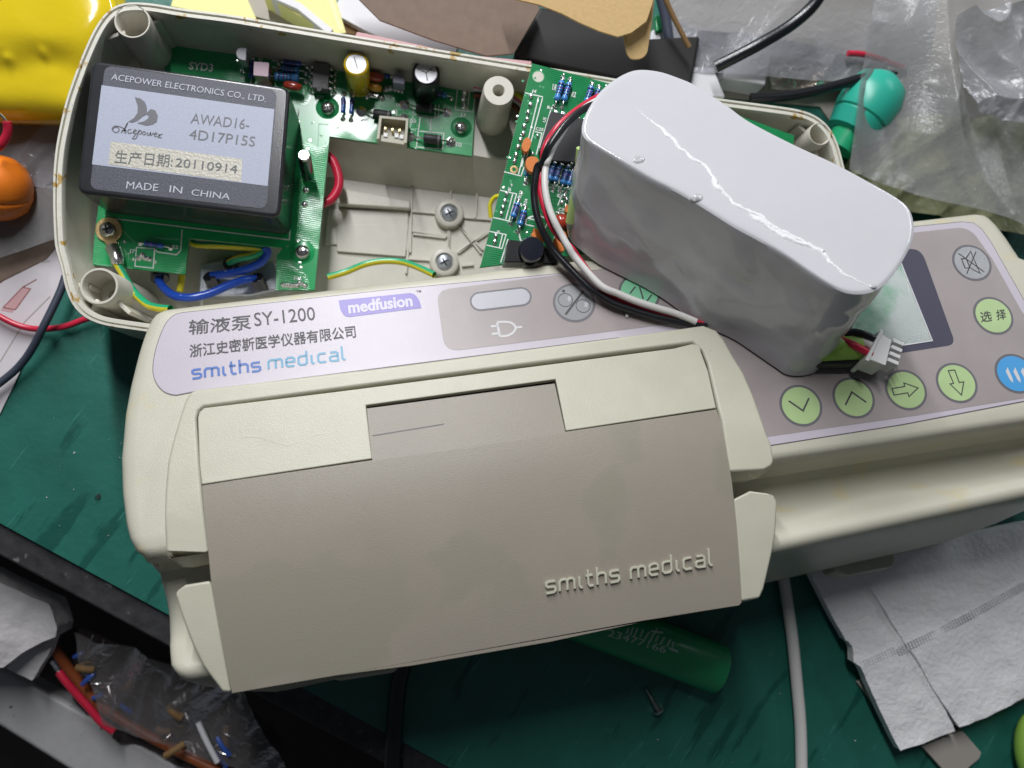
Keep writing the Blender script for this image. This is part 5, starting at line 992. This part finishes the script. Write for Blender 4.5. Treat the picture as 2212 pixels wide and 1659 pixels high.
# cardboard box: top panel, tab, dark mouth
cbx = Thing('cardboard_box', 'open brown cardboard box with a rounded tuck flap at the top centre', 'cardboard box', WF, WF.p(zB(1700, -50)[0], .1))
mb = MB(); mb.prism(WF.pl(zC(-420, -160, 620, -160, 600, 20, 560, 140, 460, 215, 370, 242, 250, 205, 120, 150, 0, 88, -150, 30, -370, -20), 4.6), 4.52, 4.6); cbx.part('top_panel', mb, 'card', bevel=.02)
mb = MB(); mb.prism(fillet(WF.pl(zC(440, -100, 620, -100, 600, 120, 560, 380, 440, 395, 405, 230), 4.0), [0, .0, .3, .9, .5, .3], 8), 3.92, 4.0); cbx.part('tuck_flap', mb, 'card', bevel=.02)
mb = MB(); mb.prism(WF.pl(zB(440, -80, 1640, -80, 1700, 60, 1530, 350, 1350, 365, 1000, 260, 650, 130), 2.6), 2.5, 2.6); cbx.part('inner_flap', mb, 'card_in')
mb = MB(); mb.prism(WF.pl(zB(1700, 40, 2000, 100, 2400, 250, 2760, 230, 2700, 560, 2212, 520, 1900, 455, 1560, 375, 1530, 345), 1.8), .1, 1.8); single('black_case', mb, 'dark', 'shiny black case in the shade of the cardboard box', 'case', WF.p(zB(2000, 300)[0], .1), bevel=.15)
wire('brown_strip', 'narrow brown cardboard edge leaning right of the box', path(zC, (660, -60, 740, 120, 840, 310), [3.2, 2.9, 2.6]), .10, 'card_edge', cat='card strip')
wire('dark_cable', 'dark upright cable right behind the cardboard box', path(zC, (640, -60, 690, 150, 720, 400, 760, 560), [1.9, 1.6, 1.3, 1.2]), .2, 'navy', cat='cable')
wire('black_cable', 'thick black cable sweeping down from the top edge', path(zC, (1730, -80, 1640, 50, 1500, 170, 1300, 290, 1150, 370, 1010, 440), [4.0, 3.7, 3.4, 3.1, 2.8, 2.5]), .23, 'w_black', cat='cable')
wire('black_cable', 'black cable running flat behind the rim towards the teal cap', path(zC, (1240, 645, 1450, 635, 1650, 600, 1850, 550, 2000, 510, 2250, 480), [1.4, 1.6, 1.8, 2.0, 2.1, 2.1]), .2, 'w_black', cat='cable')
for pts, hh, m, lb in (((1120, 200, 1500, 260, 1820, 330, 1780, 425, 1380, 370, 1340, 560, 1060, 510), 1.2, 'white_box', 'white bent bracket inside the clear bag'), ((780, 430, 1000, 440, 1080, 640, 880, 640), 1.4, 'white_box', 'small white box end behind the battery pack'), ((880, 190, 1120, 210, 1040, 420, 870, 400), .8, 'navy', 'dark blue part inside the clear bag'),
    ((740, 120, 900, 190, 880, 400, 740, 420), .9, 'white_box', 'grey-white part near the brown strip'), ((1820, 345, 2150, 370, 2140, 500, 1750, 480), 1.0, 'dark', 'small black part under the film beside the red wire'), ((590, 200, 680, 160, 690, 440, 560, 470), .8, 'white_box', 'narrow pale part between the box and the dark cable'), ((610, 100, 690, 80, 690, 190, 620, 210), 1.0, 'pcb2', 'sliver of green board beside the box')):
    slabthing('bagged_part', lb, 'bagged part', zC(*pts), .1, hh, m, bevel=.08)
mb = sheet(zC(1380, 420, 2200, 440, 2150, 560, 1380, 580), [1.0, 1.0, 1.0, 1.0], 40, 12, .3, 1.1, 31, True); single('silver_foil', mb, 'foil', 'crinkled silver-pink foil strip above the flat black cable', 'foil', WF.p(zC(1700, 480)[0], .8))
wire('red_wire', 'thin red wire inside the clear bag at the upper right', path(zC, (1880, 350, 2000, 360, 2150, 410, 2250, 450), 1.7), .12, 'w_red')
mb = sheet(zC(640, -150, 2500, -180, 2400, 520, 760, 480), [1.9, 2.3, 1.5, 1.3], 150, 80, .45, .25, 21, True, .5, .45); single('clear_bag', mb, 'film2', 'large clear bag spread behind the shell at the top right', 'plastic bag', WF.p(zC(1500, 200)[0], 1.0), smooth=180)
# teal cap and its lime neck
tl = Thing('teal_cap', 'teal rubber cap with a green neck, behind the right corner of the shell', 'rubber cap', WF, WF.p(zD(950, 850)[0], .2))
a_, b_ = WF.p(zD(1030, 760)[0], 1.6), WF.p(zD(830, 1060)[0], 1.2); ax = b_ - a_
mb = MB(); mb.lathe(a_, ax, [(-1.0, .0), (-.95, .5), (-.6, 1.0), (0, 1.2), (.7, 1.2), (.95, 1.15), (1.0, 1.05), (1.06, 1.05), (1.1, 1.12), (1.7, .95), (1.8, .7)], 36); tl.part('cap', mb, 'teal', smooth=50)
mb = MB(); mb.lathe(a_, ax, [(1.75, .7), (2.5, .62)], 28); tl.part('neck', mb, 'w_green', smooth=50)
# beads bag, right
sp = MB(); rb_ = random.Random(9); c0 = [WF.p(q, .8) for q in zD(1100, 1000, 2300, 900, 2300, 1800, 900, 1800)]
mb = sheet(zD(1000, 950, 2400, 900, 2400, 1900, 700, 1500), [.8, 1.0, 1.0, .8], 60, 60, .5, .8, 40, True); single('pale_lining', mb, 'pearl', 'pale yellow-green crumpled lining inside the right-hand clear bag', 'bag filling', WF.p(zD(1700, 1300)[0], .4))
mb = sheet(zD(1150, -200, 2500, -250, 2500, 1900, 820, 1330), [3.2, 3.4, 2.6, 2.4], 170, 170, .7, .24, 50, True, 1.9, .4); single('clear_bag', mb, 'film', 'tall crumpled clear bag filling the upper right corner', 'plastic bag', WF.p(zD(1700, 700)[0], 1.5), smooth=180)
mb = sheet(zD(1700, 100, 2500, -60, 2500, 1100, 1850, 900), [4.0, 4.4, 3.4, 3.4], 120, 120, .9, .6, 60, True, 2.1, .5); single('clear_bag', mb, 'film2', 'fold of hazy bag lying against the right edge', 'plastic bag', WF.p(zD(2000, 500)[0], 3), smooth=180)
slabthing('grey_tray', 'dull grey tray floor visible under the bags, behind the shell', 'tray', zC(600, -250, 3100, -250, 3100, 1300, 1900, 1000, 1700, 700, 900, 620), .03, .12, 'grey_sheet', bevel=0)
# ================================================================== lower right: cord, green cell, screw, tissues
ck = zJ(620, 330, 650, 520, 690, 800, 720, 1100, 745, 1400, 752, 1750); P_ = [WF.p(q, .35) for q in ck]
mb = MB(); mb.tube(P_, .23, 14); single('white_cable', mb, 'w_white', 'flat white cord running down the mat from under the pump', 'cable', P_[-1], smooth=70)
wire('black_cable', 'black cable hanging past the table edge below the pump', path(zI, (440, 950, 400, 1150, 380, 1400, 360, 1800), [1.2, .8, .5, .2]), .32, 'w_black', cat='cable')
cell = Thing('lithium_cell', 'green cylindrical battery cell with printed digits, half under the pump', 'battery cell', WF, WF.p((1380, 1400), .05))
ea, eb = WF.p((1556, 1447), .95), WF.p((1205, 1313), .95); ax = (ea - eb); L_ = 6.5; d = ax.normalized(); eb = ea - d * L_
mb = MB(); mb.lathe(eb, d, [(0, .7), (.03, .86), (.1, .93), (L_ - .12, .93), (L_ - .03, .88), (L_, .72), (L_ - .02, .0)], 40); cl = cell.part('wrap', mb, 'cell_green', smooth=50)
def on_cell(q):
    h = 1.7
    for _ in range(6):
        p = WF.p(q, h); r_ = (p - eb); s_ = r_ - d * r_.dot(d); t = s_.dot(Vector((-d.y, d.x, 0))); h = .95 + math.sqrt(max(.01, .935 ** 2 - t * t))
    return p
def cell_text(s, a, b, c, bold=.0):
    V, Fc = text_geo(s, bold); A, B, C_ = on_cell(zI(*a)[0]), on_cell(zI(*b)[0]), on_cell(zI(*c)[0]); ex = B - A; ey = (C_ - A) / .72; mb = MB(); vs = []
    for v in V:
        q = A + ex * v.x + ey * v.y; r_ = q - eb; ax_ = d * r_.dot(d); s_ = (r_ - ax_).normalized() * .937; vs.append(eb + ax_ + s_)
    mb.add(vs, Fc); return cell.part('cell_print', mb, 'cell_text', parent=cl, smooth=0)
cell_text('23477166', (1775, 790), (2155, 905), (1790, 745)); cell_text('2000mAh 3.7V', (1880, 760), (2380, 930), (1905, 705)) if False else None
mb = MB()
for (x0, y0, x1, y1) in ((1900, 775, 1915, 740), (1925, 785, 1945, 735), (1950, 795, 1975, 740), (1990, 800, 2010, 750), (2020, 815, 2050, 765), (2055, 830, 2080, 775), (2090, 830, 2110, 790), (2120, 850, 2150, 800), (2165, 860, 2190, 815), (2060, 760, 2140, 770), (2100, 740, 2090, 775), (2180, 870, 2240, 895), (2210, 830, 2200, 890)):
    a, b = on_cell(zI(x0, y0)[0]), on_cell(zI(x1, y1)[0]); mb.tube([a, b], .035, 6, sub=1)
cell.part('cell_print', mb, 'cell_text', parent=cl, smooth=0, kind='stuff')
sc2 = Thing('loose_screw', 'small loose steel screw lying on the mat beside the green cell', 'screw', WF, WF.p(zI(2070, 1220)[0], 0))
h_, t_ = WF.p(zI(2112, 1282)[0], .22), WF.p(zI(2028, 1135)[0], .12); ax = t_ - h_; L_ = ax.length
mb = MB(); mb.lathe(h_, ax, [(-.14, .0), (-.13, .12), (-.05, .23), (.02, .26), (.03, .1)], 20); sc2.part('head', mb, 'steel', smooth=50)
pr = [(.02, .07)]
for k in range(11): pr += [(.06 + k * (L_ - .15) / 11, .085 - .003 * k), (.06 + (k + .5) * (L_ - .15) / 11, .145 - .006 * k)]
pr += [(L_, .01)]; mb = MB(); mb.lathe(h_, ax, pr, 14); sc2.part('thread', mb, 'steel', smooth=20)
ts = Thing('tissue_pack', 'white folded tissues with an embossed dotted line and an open slit, lower right', 'tissues', WF, WF.p(zJ(1700, 900)[0], .1))
def tri_sheet(outline, h, amp, sc, seed, thick, hf=None):
    bm = bmesh.new(); vv = [bm.verts.new((p.x, p.y, 0)) for p in WF.pl(outline, h)]; bm.faces.new(vv)
    xs = [v.co.x for v in bm.verts]; ys_ = [v.co.y for v in bm.verts]; st = .3
    for ax_, lo_, hi_ in ((Vector((1, 0, 0)), min(xs), max(xs)), (Vector((0, 1, 0)), min(ys_), max(ys_))):
        t = lo_ + st
        while t < hi_ - .05: bmesh.ops.bisect_plane(bm, geom=bm.verts[:] + bm.edges[:] + bm.faces[:], plane_co=ax_ * (t + .00013), plane_no=ax_); t += st
    fsz = bm.faces[:]; ret = bmesh.ops.extrude_face_region(bm, geom=fsz); nv = {v for v in ret['geom'] if isinstance(v, bmesh.types.BMVert)}
    for v in bm.verts:
        x, y = v.co.x, v.co.y
        z = h + amp * (noise.noise(Vector((x * sc, y * sc, seed))) + .5 * noise.noise(Vector((x * sc * 2.3, y * sc * 2.3, seed + 4)))); 
        if hf: z += hf(x, y)
        v.co.z = z - (0 if v in nv else thick)
    bmesh.ops.recalc_face_normals(bm, faces=bm.faces); bm.verts.index_update(); mb = MB(); mb.add([v.co.copy() for v in bm.verts], [tuple(v.index for v in f.verts) for f in bm.faces]); bm.free(); return mb
ts.part('side_panel', tri_sheet(zJ(780, 330, 900, 560, 1040, 820, 1062, 830, 1085, 860, 1092, 900, 1088, 960, 1130, 990, 1170, 1060, 1215, 1170, 1290, 1330, 1400, 1545, 1765, 1420, 1700, 1290, 1610, 1130, 1480, 920, 1430, 850, 1340, 700, 1200, 480, 1100, 300), 1.0, .12, 1.1, 2, .45), 'tissue', smooth=60)
ts.part('main_panel', tri_sheet(zJ(1100, 300, 1245, 540, 1345, 700, 1440, 850, 1500, 930, 1620, 1140, 1720, 1290, 1790, 1392, 1950, 1330, 2212, 1200, 2600, 1000, 2600, 0, 2212, 50, 1600, 180), 1.15, .13, .8, 7, .5, hf=lambda x, y: .07 * (1 - min(1, abs(noise.noise(Vector((x * .35 + y * .2, y * .15 - x * .1, 3)))) * 9))), 'tissue', smooth=60)
em = resample([WF.p(q, 1.08) for q in zJ(1150, 985, 1300, 920, 1440, 855, 1620, 770, 1850, 650, 2212, 450, 2400, 350)], .12, closed=False)
mb = MB()
for k, p in enumerate(em):
    dd = (em[min(k + 1, len(em) - 1)] - em[max(0, k - 1)]).normalized(); nn = Vector((-dd.y, dd.x, 0)); zz = 1.03 if k < 13 else 1.20
    for s_ in (-1.0, 0, 1.0):
        c = p + nn * .11 * s_; mb.box((c.x, c.y, zz), .035, .075, .05, math.atan2(dd.y, dd.x) + .5)
ts.part('embossed_dots', mb, 'emboss_shade', kind='stuff', smooth=0)
for pts, lb in ((zJ(1540, 1515, 1810, 1415, 1935, 1560, 1920, 1600, 1850, 1659, 1760, 1760), 'grey plastic tongue sticking out below the tissues'), (zJ(1115, 1095, 1145, 1075, 1200, 1110, 1300, 1330, 1240, 1260), 'narrow grey corner peeking out left of the tissues')):
    slabthing('grey_tab', lb, 'plastic tab', pts, .05, .32 if len(pts) == 6 else .2, 'grey_strip', bevel=.04)
slabthing('grey_board', 'thin grey board edge under the right side of the tissues', 'board', zJ(1790, 1405, 2212, 1215, 2600, 1030, 2600, 900, 1800, 1300), .02, .24, 'grey_strip')
mb = MB(); a = WF.p(zJ(2290, 1540)[0], .8); mb.sphere((a.x, a.y, .8), .8, (1.0, 1.9, .9), 24, 14); single('lime_object', mb, 'lime', 'rounded lime green item cut by the lower right corner', 'green item', (a.x, a.y, 0), smooth=80)
# scraps on the mat
rb_ = random.Random(11)
for k in range(26):
    u_, v_ = [(rb_.uniform(60, 280), rb_.uniform(900, 1180)), (rb_.uniform(1300, 1900), rb_.uniform(1480, 1650))][k % 2]
    p = WF.p((u_, v_), 0); mb = MB(); r_ = rb_.uniform(.015, .045)
    mb.add([p + Vector((rb_.uniform(-1, 1) * r_, rb_.uniform(-1, 1) * r_, rb_.uniform(0, 1.2) * r_ + .004)) for _ in range(4)], [(0, 1, 2), (0, 2, 3), (0, 3, 1), (1, 3, 2)])
    single('crumb', mb, 'debris', ('tiny pale crumb on the mat left of the pump', 'tiny pale crumb on the mat below the pump')[k % 2], 'crumb', (p.x, p.y, 0), group='pale crumbs on the mat', smooth=0)
mb = MB(); p = WF.p(zH(555, 110)[0], .03); mb.add([p + Vector(v) for v in ((-.12, -.08, 0), (.1, -.1, .02), (.14, .12, .1), (-.05, .06, .05), (0, 0, .12))], [(0, 1, 4), (1, 2, 4), (2, 3, 4), (3, 0, 4), (0, 3, 2, 1)]); single('foil_scrap', mb, 'steel', 'little silvery scrap on the mat above the table edge', 'scrap', (p.x, p.y, 0), smooth=0)
mb = MB(); p = PF.p(zQ(1040, 510)[0], .03); mb.sphere((0, 0, 0), .07, (1, .9, .8), 8, 6); p = PF.M @ PF.p(zQ(1040, 510)[0], .08)
for v in mb.v: v += p + Vector([noise.noise(v * 20) * .02] * 3)
single('crumb', mb, 'debris', 'white crumb on the pump panel beside the black lead', 'crumb', p, smooth=0)
# ================================================================== below the table edge, lower left
def low(name, label, cat, pts, h0, h1, m, bevel=.1, rr=0): return slabthing(name, label, cat, pts, h0, h1, m, bevel=bevel, rr=rr)
low('steel_rail', 'light grey painted steel rail slanting across the lower left corner', 'steel rail', zH(-600, 780, 0, 1085, 150, 1160, 1080, 1680, 1500, 1920, 800, 2000, 430, 1700, 0, 1430, -600, 1100), -7.6, -6.4, 'drawer', .25)
wb = Thing('white_pouch', 'crumpled white pouch below the table edge at the far left', 'pouch', WF, WF.p(zH(100, 900)[0], -6))
wb.part('pouch', tri_sheet(zH(-400, 430, 0, 590, 120, 660, 260, 730, 330, 860, 318, 910, 240, 940, 130, 1000, 20, 1085, -400, 1100), -3.4, .30, .7, 5, 1.6), 'white_bag', smooth=60)
wb.part('pouch_fold', tri_sheet(zH(318, 905, 290, 990, 175, 1165, 90, 1130, 30, 1090, 140, 1000, 240, 935), -4.3, .3, .9, 8, .5), 'white_bag', smooth=35)
wire('brown_cable', 'brown cable running along the steel rail under the table', path(zH, (310, 980, 420, 1130, 560, 1290, 750, 1420, 950, 1530, 1250, 1680), [-5.0, -5.4, -5.6, -5.6, -5.6, -5.6]), .22, 'w_brown', cat='cable')
rw = Thing('red_wire', 'red wire with a bare tinned tip beside the brown cable', 'wire', WF, WF.p(zH(450, 1240)[0], -5.5))
mb = MB(); mb.tube(path(zH, (335, 1110, 380, 1170, 440, 1240, 520, 1330, 580, 1400, 650, 1450), [-4.7, -4.7, -4.8, -4.9, -5.0, -5.1]), .16, 12); rw.part('insulation', mb, 'w_red'); mb = MB(); mb.tube(path(zH, (295, 1050, 320, 1085, 340, 1112), [-4.6, -4.65, -4.7]), .09, 8); rw.part('bare_tip', mb, 'solder')
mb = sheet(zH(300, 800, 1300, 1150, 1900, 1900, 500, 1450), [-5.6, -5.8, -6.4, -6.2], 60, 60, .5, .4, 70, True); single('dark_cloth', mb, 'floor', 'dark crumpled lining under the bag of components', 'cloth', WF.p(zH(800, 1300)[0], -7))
rc_r = random.Random(21)
kinds = (('r', 'res_navy'), ('l', 'solder'), ('c', 'card_edge'), ('t', 'white_box'))
for k in range(26):
    x, y = rc_r.uniform(430, 1350), 0; y = 1010 + (x - 430) * .62 + rc_r.uniform(-110, 150); hh = -5.0 + rc_r.uniform(-.3, .3); an = rc_r.uniform(0, 6.3); L_ = rc_r.uniform(45, 130)
    kk = rc_r.choice((0, 1, 1, 1, 1, 2)); a = WF.p(zH(x, y)[0], hh); b = WF.p(zH(x + L_ * math.cos(an), y + L_ * math.sin(an))[0], hh); mb = MB()
    r_ = (.10, .035, .14, .10)[kk]; mb.tube([a, a.lerp(b, .5) + Vector((0, 0, .1)), b], r_, 8, sub=3)
    single(('resistor', 'wire_lead', 'bead_capacitor', 'plastic_tube')[kk], mb, kinds[kk][1], ('small blue resistor', 'bare component lead', 'small brown bead capacitor', 'thin white plastic tube')[kk] + (' near the white pouch in the dim component bag' if x < 700 else ' in the middle of the dim component bag' if x < 1000 else ' at the lower right end of the dim component bag'), 'component', a, group='loose components in the dim bag')
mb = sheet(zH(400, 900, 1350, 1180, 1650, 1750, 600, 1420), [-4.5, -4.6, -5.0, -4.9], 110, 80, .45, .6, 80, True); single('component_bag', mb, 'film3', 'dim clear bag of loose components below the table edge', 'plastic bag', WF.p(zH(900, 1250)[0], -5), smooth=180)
wire('white_stick', 'slim white stick poking out of the dim component bag', path(zH, (1130, 1400, 1180, 1510, 1240, 1625), [-4.0, -4.0, -4.1]), .12, 'white_box', cat='stick')
